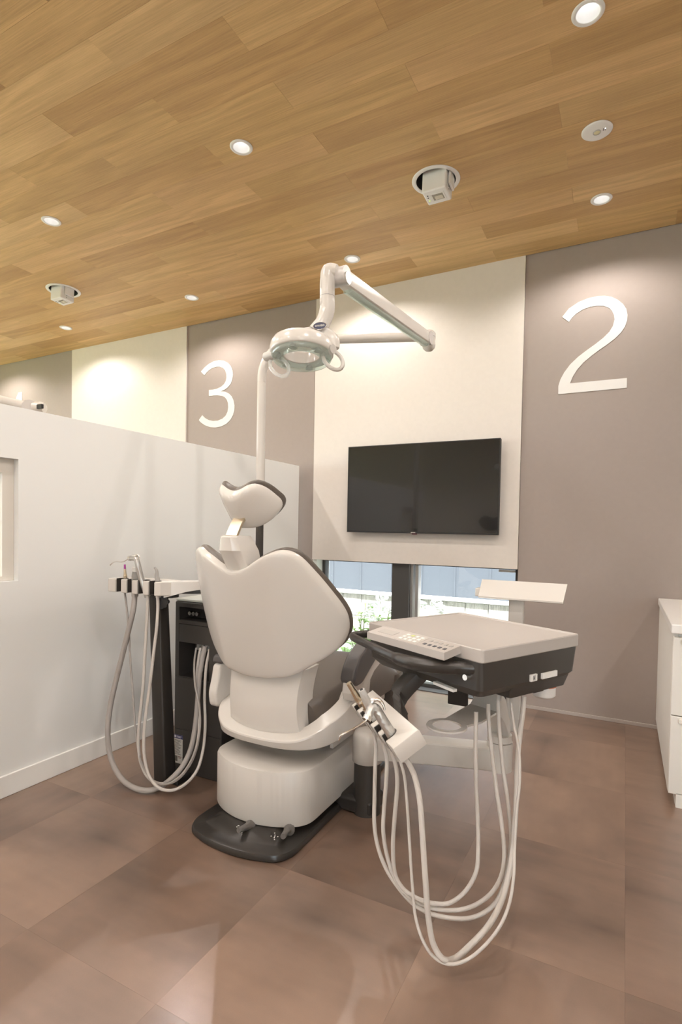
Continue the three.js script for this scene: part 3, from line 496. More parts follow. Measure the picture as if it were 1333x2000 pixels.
  // armrests (right one turned up on its white support, left one behind the backrest)
  for (const s of [1, -1]) {
    const X = 0.285, q = (z, y) => V(XC + s * X, y, z);
    const sup = [[1.815, 0.505], [1.79, 0.545], [1.735, 0.615], [1.66, 0.655], [1.56, 0.64], [1.50, 0.60], [1.545, 0.58], [1.64, 0.545], [1.705, 0.485]];
    const ex = (poly, x0, x1, bev) => { const sh = new THREE.Shape(poly.map(p => new THREE.Vector2(p[0], p[1]))); const g = new THREE.ExtrudeGeometry(sh, { depth: x1 - x0 - 2 * bev, bevelEnabled: true, bevelSize: bev, bevelThickness: bev, bevelOffset: -bev, bevelSegments: 3 }); g.rotateY(-Math.PI / 2); g.translate(x1 - bev, 0, 0); return g; };
    if (s > 0) {
      part(o, 'armrest_support', ex([[1.812, 0.505], [1.80, 0.575], [1.70, 0.645], [1.53, 0.61], [1.49, 0.585], [1.60, 0.548], [1.70, 0.475], [1.74, 0.46], [1.80, 0.475]], XC + 0.246, XC + 0.292, 0.006), M.shell, 'white armrest support');
      part(o, 'armrest_pad', ex(roundPoly([[1.818, 0.556], [1.802, 0.596], [1.757, 0.645], [1.67, 0.682], [1.53, 0.640], [1.525, 0.622], [1.60, 0.600], [1.735, 0.530], [1.79, 0.528]], 0.016, 4), XC + 0.236, XC + 0.302, 0.012), M.armPad, 'grey padded armrest');
      part(o, 'arm_panel', ex([[1.80, 0.36], [1.80, 0.45], [1.73, 0.487], [1.672, 0.525], [1.598, 0.45], [1.56, 0.35]], XC + 0.205, XC + 0.262, 0.006), M.shell, 'white side panel rising to the armrest');
    } else {
      part(o, 'armrest_support', ex(roundPoly([[1.955, 0.40], [1.965, 0.46], [1.945, 0.52], [1.935, 0.575], [1.86, 0.575], [1.83, 0.50], [1.78, 0.46], [1.70, 0.42], [1.75, 0.37]], 0.02, 4), XC - 0.305, XC - 0.262, 0.010), M.shell, 'white armrest support beyond the backrest');
      part(o, 'armrest_pad', ex(roundPoly([[1.935, 0.577], [1.925, 0.610], [1.60, 0.60], [1.58, 0.575]], 0.014, 4), XC - 0.312, XC - 0.252, 0.010), M.armPad, 'grey padded armrest beyond the backrest');
    }
  }
}

// ---------------------------------------------------------------- utility console and cuspidor
{
  const x0 = -1.86, x1 = -1.575, z1 = 1.815, z0 = 1.12, o = thing('utility_console', 'black floor console with hose sockets standing behind the dental chair', 'console', V((x0 + x1) / 2, 0, 1.46));
  const g = subtract(rbox(x0, x1, 0, 0.80, z0, z1, 0.008), [box(x0 + 0.028, x1 - 0.03, 0.715, 0.775, z1 - 0.09, z1 + 0.05), box(x0 + 0.028, x1 - 0.075, 0.452, 0.612, z1 - 0.11, z1 + 0.05), box(x0 + 0.026, x1 - 0.028, 0.695, 0.6975, z1 - 0.008, z1 + 0.05), box(x0 + 0.026, x0 + 0.028, 0.612, 0.697, z1 - 0.006, z1 + 0.05), box(x0 - 0.05, x1 + 0.05, 0.445, 0.447, z1 - 0.003, z1 + 0.05), box(x0 - 0.05, x1 + 0.05, 0.20, 0.202, z1 - 0.003, z1 + 0.05)]);
  part(o, 'body', g, M.dark, 'charcoal console body with two recesses');
  part(o, 'top_plate', rbox(x0 + 0.002, x1, 0.801, 0.812, z0, z1 - 0.004, 0.004), mat([0.60, 0.62, 0.58], 0.4), 'pale top plate');
  for (const dx of [0.075, 0.098, 0.118]) part(o, 'dial', [cyl(0, 0, 0.014, 0, 0.010, 0.009, 18).rotateX(Math.PI / 2).translate(x0 + dx, 0.745, z1 - 0.03)], M.steel, 'small metal valve dial');
  for (let k = 0; k < 5; k++) part(o, 'hose_socket', [rod(V(x0 + 0.105 + k * 0.026, 0.575, z1 - 0.045), V(x0 + 0.110 + k * 0.026, 0.625, z1 - 0.05), 0.011)], k === 2 ? M.label : M.greyPlastic);
  const cvs = document.createElement('canvas'); cvs.width = 128; cvs.height = 320; const c = cvs.getContext('2d');
  c.fillStyle = '#d9d4cb'; c.fillRect(0, 0, 128, 320); c.fillStyle = '#3b3a66'; c.fillRect(0, 0, 128, 44); c.fillStyle = '#e8e6f0'; c.fillRect(8, 8, 26, 28); c.fillRect(42, 14, 74, 6); c.fillRect(42, 26, 60, 6);
  c.fillStyle = '#6d675f'; for (let y = 60; y < 220; y += 13) c.fillRect(10, y, 60 + hash2(y, 3) * 46, 5); c.fillRect(12, 238, 44, 60); c.fillStyle = '#8a5b50'; c.fillRect(64, 240, 50, 8); c.fillRect(64, 256, 40, 6);
  const lt = new THREE.CanvasTexture(cvs); lt.colorSpace = THREE.SRGBColorSpace;
  const lm = mat([1, 1, 1], 0.6, { map: lt }); const lg = new THREE.BoxGeometry(0.055, 0.135, 0.001); lg.translate(x0 + 0.03, 0.105, z1 + 0.0008); part(o, 'sticker', lg, lm, 'white printed sticker with blue header');
  part(o, 'cuspidor', [rbox(x0 + 0.0, x1 - 0.02, 0.812, 0.86, 1.2, 1.52, 0.02), latheAt([[0.0, 0.86], [0.06, 0.86], [0.085, 0.875], [0.11, 0.935], [0.115, 0.945], [0.108, 0.945], [0.08, 0.885], [0.0, 0.872]], -1.73, 0, 1.37 + 0.1, 36)], M.shell, 'white rinsing bowl');
  part(o, 'pole_socket', [rbox(-1.81, -1.675, 0.812, 0.985, 1.245, 1.355, 0.012), cyl(-1.757, 0.98, 1.165, 1.30, 0.021)], M.dark, 'dark socket carrying the lamp pole');
}

// ---------------------------------------------------------------- operating light
function operatingLight() {
  const PX = -1.757, PZ = 1.30;
  const o = thing('operating_light', 'white dental operating light with ring head on jointed pole arm', 'operating light', V(PX, 1.166, PZ));
  part(o, 'pole', [cyl(PX, 1.166, 1.928, PZ, 0.0235), cyl(PX, 1.928, 1.931, PZ, 0.0225)], M.shell, 'white upright pole');
  const dir = V(0.935, 0, -0.354), Yt = 2.152, R = 0.20;
  const pts = [V(PX, 1.931, PZ)]; for (let k = 0; k <= 10; k++) { const a = k / 10 * Math.PI / 2; pts.push(V(PX, Yt - R, PZ).addScaledVector(dir, R - R * Math.cos(a)).add(V(0, R * Math.sin(a), 0))); }
  const E = V(PX, Yt, PZ).addScaledVector(dir, 0.885); pts.push(V(PX, Yt, PZ).addScaledVector(dir, 0.45), E.clone());
  part(o, 'horizontal_arm', bar(pts, 0.0238, { n: 90, sides: 20 }), M.shell, 'bent white arm of the pole');
  const el = part(o, 'elbow_joint', [cyl(E.x, E.y - 0.045, E.y + 0.015, E.z, 0.034, 0.034, 28), latheAt([[0, 0.034], [0.02, 0.030], [0.031, 0.020], [0.034, 0.0149]], E.x, E.y, E.z, 28), latheAt([[0.034, -0.0449], [0.030, -0.060], [0.018, -0.072], [0, -0.076]], E.x, E.y, E.z, 28)], M.shell, 'white elbow joint');
  part(el, 'seam', latheAt([[0.0335, -0.002], [0.0345, -0.002], [0.0345, -0.006], [0.0335, -0.006]], E.x, E.y, E.z, 28), M.greyPlastic);
  // spring arm towards the patient
  const T = V(-0.947, 2.069, 1.937), A = E.clone().add(V(0, -0.02, 0.02)), d = T.clone().sub(A).normalize(), side = d.clone().cross(V(0, 1, 0)).normalize(), up = side.clone().cross(d).normalize();
  const sec = (p, w, h) => roundPoly([[-w, -h], [w, -h], [w, h], [-w, h]], 0.012, 3).map(([a, b]) => p.clone().addScaledVector(side, a).addScaledVector(up, b));
  part(o, 'spring_arm', loft([sec(A, 0.022, 0.027), sec(A.clone().lerp(T, 0.03), 0.0245, 0.030), sec(A.clone().lerp(T, 0.95), 0.0245, 0.030), sec(T, 0.022, 0.027)], { crease: 0.5 }), M.shell, 'white spring arm');
  const U = v => v.clone().addScaledVector(up, -0.032);
  part(o, 'arm_rail', loft([sec(U(A.clone().lerp(T, 0.04)), 0.018, 0.012), sec(U(A.clone().lerp(T, 0.94)), 0.018, 0.012)], { crease: 0.5 }), M.lensGreen, 'pale green clear strip under the spring arm');
  const capGeo = p => rod(p.clone().addScaledVector(side, -0.028), p.clone().addScaledVector(side, 0.028), 0.034, 0.034, 28);
  part(o, 'joint_cap', capGeo(T.clone().addScaledVector(d, -0.004)), mat([0.60, 0.57, 0.55], 0.4), 'grey joint cap');
  part(o, 'joint_cap', capGeo(A.clone().addScaledVector(d, 0.02)), mat([0.60, 0.57, 0.55], 0.4), 'grey joint cap');
  part(o, 'joint_core', rod(T.clone().addScaledVector(side, -0.036).add(V(0, -0.012, 0)), T.clone().addScaledVector(side, 0.036).add(V(0, -0.012, 0)), 0.022), M.alu);
  // drop tube and head
  const K = V(-0.985, 0, 1.962), neck = [T.clone().add(V(-0.005, 0.012, 0.015)), V(K.x + 0.004, 2.085, K.z - 0.004), V(K.x, 2.055, K.z), V(K.x, 1.99, K.z), V(K.x, 1.945, K.z), V(K.x - 0.012, 1.905, K.z + 0.004), V(K.x - 0.035, 1.868, K.z + 0.012)];
  const tubePart = part(o, 'drop_tube', bar(neck, [0.024, 0.0275, 0.0275, 0.0275, 0.0275, 0.027, 0.032], { n: 40, sides: 22 }), M.shell, 'white drop tube');
  part(tubePart, 'seam', latheAt([[0.0274, 0.001], [0.0279, 0.001], [0.0279, -0.001], [0.0274, -0.001]], K.x, 1.992, K.z, 28), M.greyPlastic);
  for (const [y0, y1] of [[2.005, 2.06], [1.955, 1.985]]) part(tubePart, 'inset_panel', bar([V(K.x - 0.010, y0, K.z + 0.0185), V(K.x - 0.010, (y0 + y1) / 2, K.z + 0.0185), V(K.x - 0.010, y1, K.z + 0.0185)], [0.006, 0.0085, 0.0085, 0.006], { n: 12, sides: 12 }), M.shellMatt);
  const C = V(-1.066, 1.778, 2.002);
  const tilt = new THREE.Quaternion().setFromAxisAngle(V(0.886, 0, -0.464), -0.13);
  const put = g => { g.applyQuaternion(tilt); g.translate(C.x, C.y, C.z); return g; };
  const L = (pts, n = 64) => put(new THREE.LatheGeometry(pts.map(p => new THREE.Vector2(...p)), n));
  const headPart = part(o, 'lamp_head', L([[0.066, 0.004], [0.066, 0.040], [0.074, 0.054], [0.090, 0.060], [0.106, 0.054], [0.114, 0.040], [0.117, 0.02], [0.116, 0.006], [0.110, 0.002], [0.072, 0.001], [0.066, 0.004]]), M.shell, 'white ring-shaped lamp head');
  part(headPart, 'lens_ring', L([[0.068, 0.002], [0.068, -0.010], [0.072, -0.016], [0.104, -0.016], [0.110, -0.009], [0.111, 0.003]]), M.lensGreen, 'clear pale green lens ring');
  for (let k = 0; k < 6; k++) { const a = k / 6 * Math.PI * 2 + 0.3; part(headPart, 'lamp_module', put(new THREE.CylinderGeometry(0.011, 0.014, 0.010, 18).translate(Math.cos(a) * 0.089, -0.006, Math.sin(a) * 0.089)), M.alu, 'small reflector inside the lens ring'); }
  // yoke from the drop tube over the ring
  const right = V(0.886, 0, -0.464), fwd = V(-0.464, 0, -0.886), H0 = (a, b, y) => C.clone().addScaledVector(right, a).addScaledVector(fwd, b).add(V(0, y, 0));
  part(o, 'yoke', [bar([H0(-0.108, 0.0, 0.03), H0(-0.09, 0.0, 0.055), H0(-0.04, 0.005, 0.074), H0(0.02, 0.005, 0.084), H0(0.075, 0, 0.080), H0(0.112, -0.01, 0.056), H0(0.122, -0.02, 0.022)], [0.012, 0.014, 0.017, 0.024, 0.031, 0.026, 0.016], { n: 50, sides: 16, flat: 0.8 })], M.shell, 'white yoke over the lamp head');
  const bd = H0(0.066, -0.034, 0.098); const bg = new THREE.CylinderGeometry(0.016, 0.016, 0.003, 32); bg.scale(1.45, 1, 0.85); bg.rotateX(Math.PI / 2);
  const q = new THREE.Quaternion().setFromEuler(new THREE.Euler(-0.25, 0.48, 0.16, 'YXZ'));
  const badge = part(o, 'badge', bg.applyQuaternion(q).translate(bd.x, bd.y, bd.z), mat([0.055, 0.06, 0.10], 0.35), 'oval dark blue badge with pale lettering');
  { const rg = new THREE.TorusGeometry(0.0165, 0.0012, 8, 36); rg.scale(1.45, 0.85, 1); part(badge, 'badge_rim', rg.applyQuaternion(q).translate(bd.x, bd.y, bd.z), M.steel);
    for (let k = 0; k < 8; k++) part(badge, 'lettering', new THREE.BoxGeometry(0.0026, 0.006 + 0.002 * hash2(k, 5), 0.0012).translate(-0.0155 + k * 0.0044, 0, 0.0019).applyQuaternion(q).translate(bd.x, bd.y, bd.z), M.alu); }
  // two ring handles
  for (const [jx, jy, dd, hx, hy, lab] of [[527, 694, 2.0, 546, 716, 1], [641, 684, 1.965, 651, 703, 2]]) {
    const atD = (px, py, D) => { const r = rayDir(px, py); return camera.position.clone().addScaledVector(r, D / (-(r.x * 0.4642 + r.z * 0.8857) * 1)); };
    const J = atD(jx, jy, dd), Hc = atD(hx, hy, dd - 0.01);
    const hub = part(o, 'handle_hub', rod(J.clone().addScaledVector(right, -0.016).addScaledVector(fwd, 0.02), J.clone().addScaledVector(right, 0.02).addScaledVector(fwd, -0.015), 0.0165, 0.0165, 24), M.shellMatt, 'white handle pivot');
    const ax = J.clone().sub(Hc); const pts2 = []; const u1 = right.clone().multiplyScalar(0.68).add(V(0, -0.62, 0)).addScaledVector(fwd, -0.3).normalize(), u2 = right.clone().multiplyScalar(0.42).add(V(0, 0.72, 0)).addScaledVector(fwd, 0.2).normalize();
    for (let k = 0; k < 20; k++) { const a = k / 20 * Math.PI * 2; pts2.push(Hc.clone().addScaledVector(u1, Math.cos(a) * 0.046).addScaledVector(u2, Math.sin(a) * 0.030)); }
    part(o, 'handle', bar(pts2, 0.0072, { n: 60, sides: 12, closed: true }), lab === 1 ? M.clear : M.shellMatt, lab === 1 ? 'milky clear loop handle' : 'white loop handle');
  }
}
operatingLight();

// lamp arm of the neighbouring bay, seen over the partition
{
  const atD = (px, py, D) => { const r = rayDir(px, py); return camera.position.clone().addScaledVector(r, D / (-(r.x * 0.4642 + r.z * 0.8857))); };
  const J = atD(58, 797, 4.5), far = atD(-190, 738, 4.1), foot = V(far.x - 0.05, 0, far.z);
  const o = thing('operating_light', 'white lamp arm with grey joint peeking over the partition top', 'operating light', foot.clone());
  part(o, 'pole', [cyl(foot.x, 0, far.y, foot.z, 0.03), cyl(foot.x, 0, 0.03, foot.z, 0.2)], M.shell);
  part(o, 'spring_arm', bar([V(foot.x, far.y, foot.z), far, far.clone().lerp(J, 0.5), J], 0.047, { n: 20, sides: 16 }), M.shell);
  part(o, 'arm_rail', bar([far, far.clone().lerp(J, 0.5), J].map(p => p.clone().add(V(0, -0.04, 0.02))), 0.03, { n: 16, sides: 12 }), M.lensGreen);
  const d = J.clone().sub(far).normalize(), sd = d.clone().cross(V(0, 1, 0)).normalize();
  part(o, 'joint_cap', rod(J.clone().addScaledVector(sd, -0.05), J.clone().addScaledVector(sd, 0.05), 0.058, 0.058, 28), mat([0.60, 0.57, 0.55], 0.4), 'grey joint cap');
  const e0 = atD(66, 795, 4.5), e1 = atD(87, 797, 4.5);
  const head = part(o, 'arm_end', bar([e0, e0.clone().lerp(e1, 0.6), e1], [0.045, 0.05, 0.042], { n: 14, sides: 18 }), M.shell);
  const b = atD(79, 793, 4.44); part(head, 'slot', rbox(b.x - 0.035, b.x + 0.03, b.y - 0.022, b.y + 0.014, b.z - 0.01, b.z + 0.012, 0.004), M.black);
}

// ---------------------------------------------------------------- assistant instrument stand (left)
const HZ = 2.0;
{
  const o = thing('assistant_stand', 'white instrument holder arm on black post beside the console', 'instrument stand', V(-1.83, 0, 1.92));
  const sq = (x, y, z, w, d) => roundPoly([[x - w, z - d], [x + w, z - d], [x + w, z + d], [x - w, z + d]], 0.012, 4).map(([a, b]) => V(a, y, b));
  part(o, 'post', loft([sq(-1.815, 0, 1.912, 0.036, 0.036), sq(-1.815, 0.02, 1.912, 0.036, 0.036), sq(-1.862, 0.80, 1.912, 0.034, 0.03), sq(-1.862, 0.848, 1.912, 0.034, 0.03)], { crease: 0.6 }), M.darkGloss, 'tapered black post');
  part(o, 'foot_bracket', rbox(-1.83, -1.72, 0.0, 0.03, 1.84, 1.93, 0.006), M.black);
  // white holder plate with four U slots open to the front
  const x0 = -2.083, x1 = -1.790, zf = 2.005, slots = [-2.010, -1.938, -1.868, -1.8225 + 0.0];
  const sl = [-2.018, -1.948, -1.880, -1.812];
  const out = [[x0, zf]]; for (const s of sl) { const w = 0.0185; out.push([s - w, zf]); for (let k = 0; k <= 10; k++) { const a = Math.PI * k / 10; out.push([s - w * Math.cos(a), zf - 0.035 - 0.0185 * Math.sin(a)]); } out.push([s + w, zf]); }
  out.push([x1, zf], [x1 + 0.02, zf - 0.012], [-1.745, 1.945], [-1.76, 1.88], [-1.90, 1.87], [x0 + 0.02, 1.905], [x0, 1.92]);
  part(o, 'holder_plate', prism(out, 0.846, 0.907, 0.004, 2), M.shell, 'white holder with four open slots');
  for (const s of sl) { const w = 0.0178, ring = []; for (let k = 0; k <= 16; k++) { const a = Math.PI * k / 16; ring.push([s - w * Math.cos(a), zf - 0.035 - w * Math.sin(a)]); } const inn = ring.map(([x, z]) => [s + (x - s) * 0.83, zf - 0.035 + (z - zf + 0.035) * 0.83]).reverse();
    part(o, 'slot_liner', prism([[s - w, zf - 0.006], ...ring, [s + w, zf - 0.006], [s + w * 0.83, zf - 0.006], ...inn, [s - w * 0.83, zf - 0.006]], 0.848, 0.9085, 0, 1), M.dark, 'dark rubber slot liner'); }
  { const sc = (x, z0, z1, y0) => [V(x, y0, z1), V(x, 0.905, z1), V(x - 0.02, 0.905, z0), V(x - 0.02, y0, z0)]; part(o, 'holder_arm', loft([sc(-1.772, 1.88, 1.972, 0.836), sc(-1.70, 1.82, 1.91, 0.862), sc(-1.60, 1.70, 1.80, 0.882)], { crease: 0.3 }), M.shell, 'white arm tapering towards the console'); }
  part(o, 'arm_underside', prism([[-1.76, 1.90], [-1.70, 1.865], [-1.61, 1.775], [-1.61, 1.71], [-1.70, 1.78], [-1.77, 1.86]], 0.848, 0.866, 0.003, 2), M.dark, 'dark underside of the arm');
  part(o, 'arm_bracket', [rbox(-1.70, -1.61, 0.812, 0.875, 1.68, 1.76, 0.006)], M.dark);
  const kn = []; for (let k = 0; k < 8; k++) { const a = k / 8 * Math.PI * 2; kn.push(cyl(Math.cos(a) * 0.020, -0.012, 0.012, Math.sin(a) * 0.020, 0.0105, 0.0105, 12)); } kn.push(cyl(0, -0.013, 0.013, 0, 0.022));
  part(o, 'clamp_knob', merge(kn).rotateX(Math.PI / 2).rotateY(0.5).translate(-1.798, 0.815, 1.955), M.black, 'black star clamp knob');
  part(o, 'clamp_lever', rbox(-1.795, -1.75, 0.833, 0.848, 1.90, 1.95, 0.005), M.black);
}

// hoses: traced way (pixels), depth from holder to socket, lifted clear of the floor
function hoseGeo(px, zs, r, n = 90) {
  const pts = px.map(([x, y], i) => { const t = i / (px.length - 1), k = t * (zs.length - 1), j = Math.min(Math.floor(k), zs.length - 2), z = zs[j] + (zs[j + 1] - zs[j]) * (k - j); let p = onZ(x, y, z); if (p.y < r + 0.006) p = onY(x, y, r + 0.006); return p; });
  return [bar(pts, r, { n, sides: 10 }), pts];
}
const zoomA = list => list.map(([x, y]) => [190 + x / 3.846, 1060 + y / 3.846]);
{
  const grp = 'instruments hanging in the assistant stand', mk = (name, label) => thing(name, label, 'instrument', V(0, 0, 0), grp);
  const place = (o, p) => { o.position.copy(p); o.updateMatrixWorld(true); };
  // slot 1: slim handpiece with purple tip
  let o = mk('suction_handpiece', 'slim instrument with purple tip in the assistant stand, thinnest hose'), sx = -2.014, b = V(sx, 0.852, 1.972); place(o, b);
  part(o, 'body', [rod(b.clone().add(V(0, -0.01, 0)), b.clone().add(V(0, 0.062, -0.003)), 0.0085, 0.0075), rod(b.clone().add(V(0, 0.062, -0.003)), b.clone().add(V(-0.003, 0.075, -0.004)), 0.0095, 0.0065)], M.bronze);
  part(o, 'neck', rod(b.clone().add(V(-0.003, 0.075, -0.004)), b.clone().add(V(-0.006, 0.098, -0.005)), 0.0065, 0.005), M.bronze);
  part(o, 'tip', rod(b.clone().add(V(-0.006, 0.098, -0.005)), b.clone().add(V(-0.008, 0.118, -0.006)), 0.0048, 0.0042), mat([0.36, 0.05, 0.30], 0.4), 'purple tip');
  part(o, 'hose', hoseGeo(zoomA([[205, 360], [214, 430], [225, 520], [240, 700], [250, 900], [270, 1150], [290, 1420], [330, 1640], [400, 1770], [480, 1815], [580, 1790], [670, 1700], [735, 1570], [770, 1420], [770, 1250], [735, 1060], [730, 900], [745, 790]]), [1.972, 2.0, 2.03, 2.0, 1.90, 1.80], 0.0046)[0], M.hoseDark, 'thin grey hose');
  // slot 2: thick suction
  o = mk('suction_handpiece', 'thick white-capped suction grip in the assistant stand, thickest hose'); b = V(-1.948, 0.83, 1.972); place(o, b);
  part(o, 'body', [rod(b, b.clone().add(V(0, 0.085, 0)), 0.0145, 0.0155), rod(b.clone().add(V(0, 0.085, 0)), b.clone().add(V(0.002, 0.112, 0)), 0.0155, 0.0135)], M.greyPlastic);
  part(o, 'cap', [rod(b.clone().add(V(0.002, 0.112, 0)), b.clone().add(V(0.003, 0.132, 0)), 0.0145, 0.0145)], M.label, 'white cap');
  part(o, 'hose', hoseGeo(zoomA([[283, 350], [280, 430], [270, 510], [230, 680], [180, 880], [130, 1080], [95, 1250], [80, 1400], [90, 1560], [130, 1690], [200, 1790], [300, 1850], [400, 1860], [480, 1830], [560, 1770], [640, 1680], [700, 1560], [735, 1400], [755, 1200], [770, 1000], [795, 850], [812, 780]]), [1.972, 2.02, 2.06, 2.06, 1.98, 1.86, 1.80], 0.0118)[0], M.hoseDark, 'thick grey hose');
  // slot 3: three way syringe
  o = mk('air_water_syringe', 'grey air water syringe with curved steel nozzle in the assistant stand'); b = V(-1.874, 0.845, 1.972); place(o, b);
  const hd = onZ(263, 1091, 2.0);
  part(o, 'body', bar([b.clone().add(V(0.004, -0.01, 0)), b.clone(), hd.clone().lerp(b, 0.5), hd.clone().add(V(0.016, -0.012, 0)), hd.clone().add(V(0.010, -0.001, 0)), hd.clone().add(V(-0.022, 0.001, 0.003))], [0.0135, 0.0135, 0.013, 0.012, 0.0115, 0.010], { n: 40, sides: 16 }), M.alu, 'matt metal handle');
  part(o, 'nozzle_collar', rod(hd.clone().add(V(-0.020, 0.001, 0.003)), hd.clone().add(V(-0.030, 0.0005, 0.004)), 0.0115), M.steel);
  part(o, 'nozzle', bar([hd.clone().add(V(-0.028, 0.0, 0.004)), onZ(240, 1097, 2.01), onZ(226, 1097, 2.015), onZ(219, 1100, 2.015), onZ(215, 1104, 2.018)], 0.0026, { n: 30, sides: 8 }), M.steel, 'curved steel nozzle');
  part(o, 'trigger', [rbox(hd.x - 0.012, hd.x + 0.014, hd.y + 0.008, hd.y + 0.018, 1.99, 2.006, 0.003), bar([hd.clone().add(V(0.008, 0.018, 0)), hd.clone().add(V(0.026, 0.014, 0)), hd.clone().add(V(0.030, 0.002, 0))], 0.003, { n: 10, sides: 8 })], M.steel, 'silver trigger lever');
  part(o, 'hose', hoseGeo(zoomA([[372, 350], [380, 420], [375, 560], [360, 820], [345, 1080], [320, 1330], [310, 1500], [330, 1660], [390, 1770], [470, 1810], [580, 1790], [680, 1690], [740, 1560], [765, 1430], [768, 1250], [750, 1000], [765, 860], [778, 790]]), [1.972, 2.0, 2.03, 2.02, 1.94, 1.84, 1.80], 0.0068)[0], M.hose, 'light grey hose');
  // slot 4: saliva ejector
  o = mk('saliva_ejector', 'small grey curved ejector nozzle in the assistant stand, nearest the post'); b = V(-1.808, 0.845, 1.972); place(o, b);
  part(o, 'body', bar([b.clone().add(V(0.004, -0.01, 0)), b.clone().add(V(0, 0.06, 0)), b.clone().add(V(-0.006, 0.085, 0)), b.clone().add(V(-0.007, 0.108, 0)), b.clone().add(V(-0.017, 0.122, 0.002))], [0.0115, 0.0115, 0.009, 0.006, 0.0052], { n: 30, sides: 14 }), M.greyPlastic);
  part(o, 'hose', hoseGeo(zoomA([[440, 340], [455, 420], [450, 600], [425, 820], [395, 1080], [365, 1300], [350, 1480], [360, 1640], [400, 1770], [470, 1845], [560, 1860], [660, 1815], [750, 1710], [795, 1560], [812, 1380], [808, 1150], [820, 930], [846, 800]]), [1.972, 2.0, 2.04, 2.05, 1.97, 1.86, 1.80], 0.0066)[0], M.hose, 'light grey hose');
}

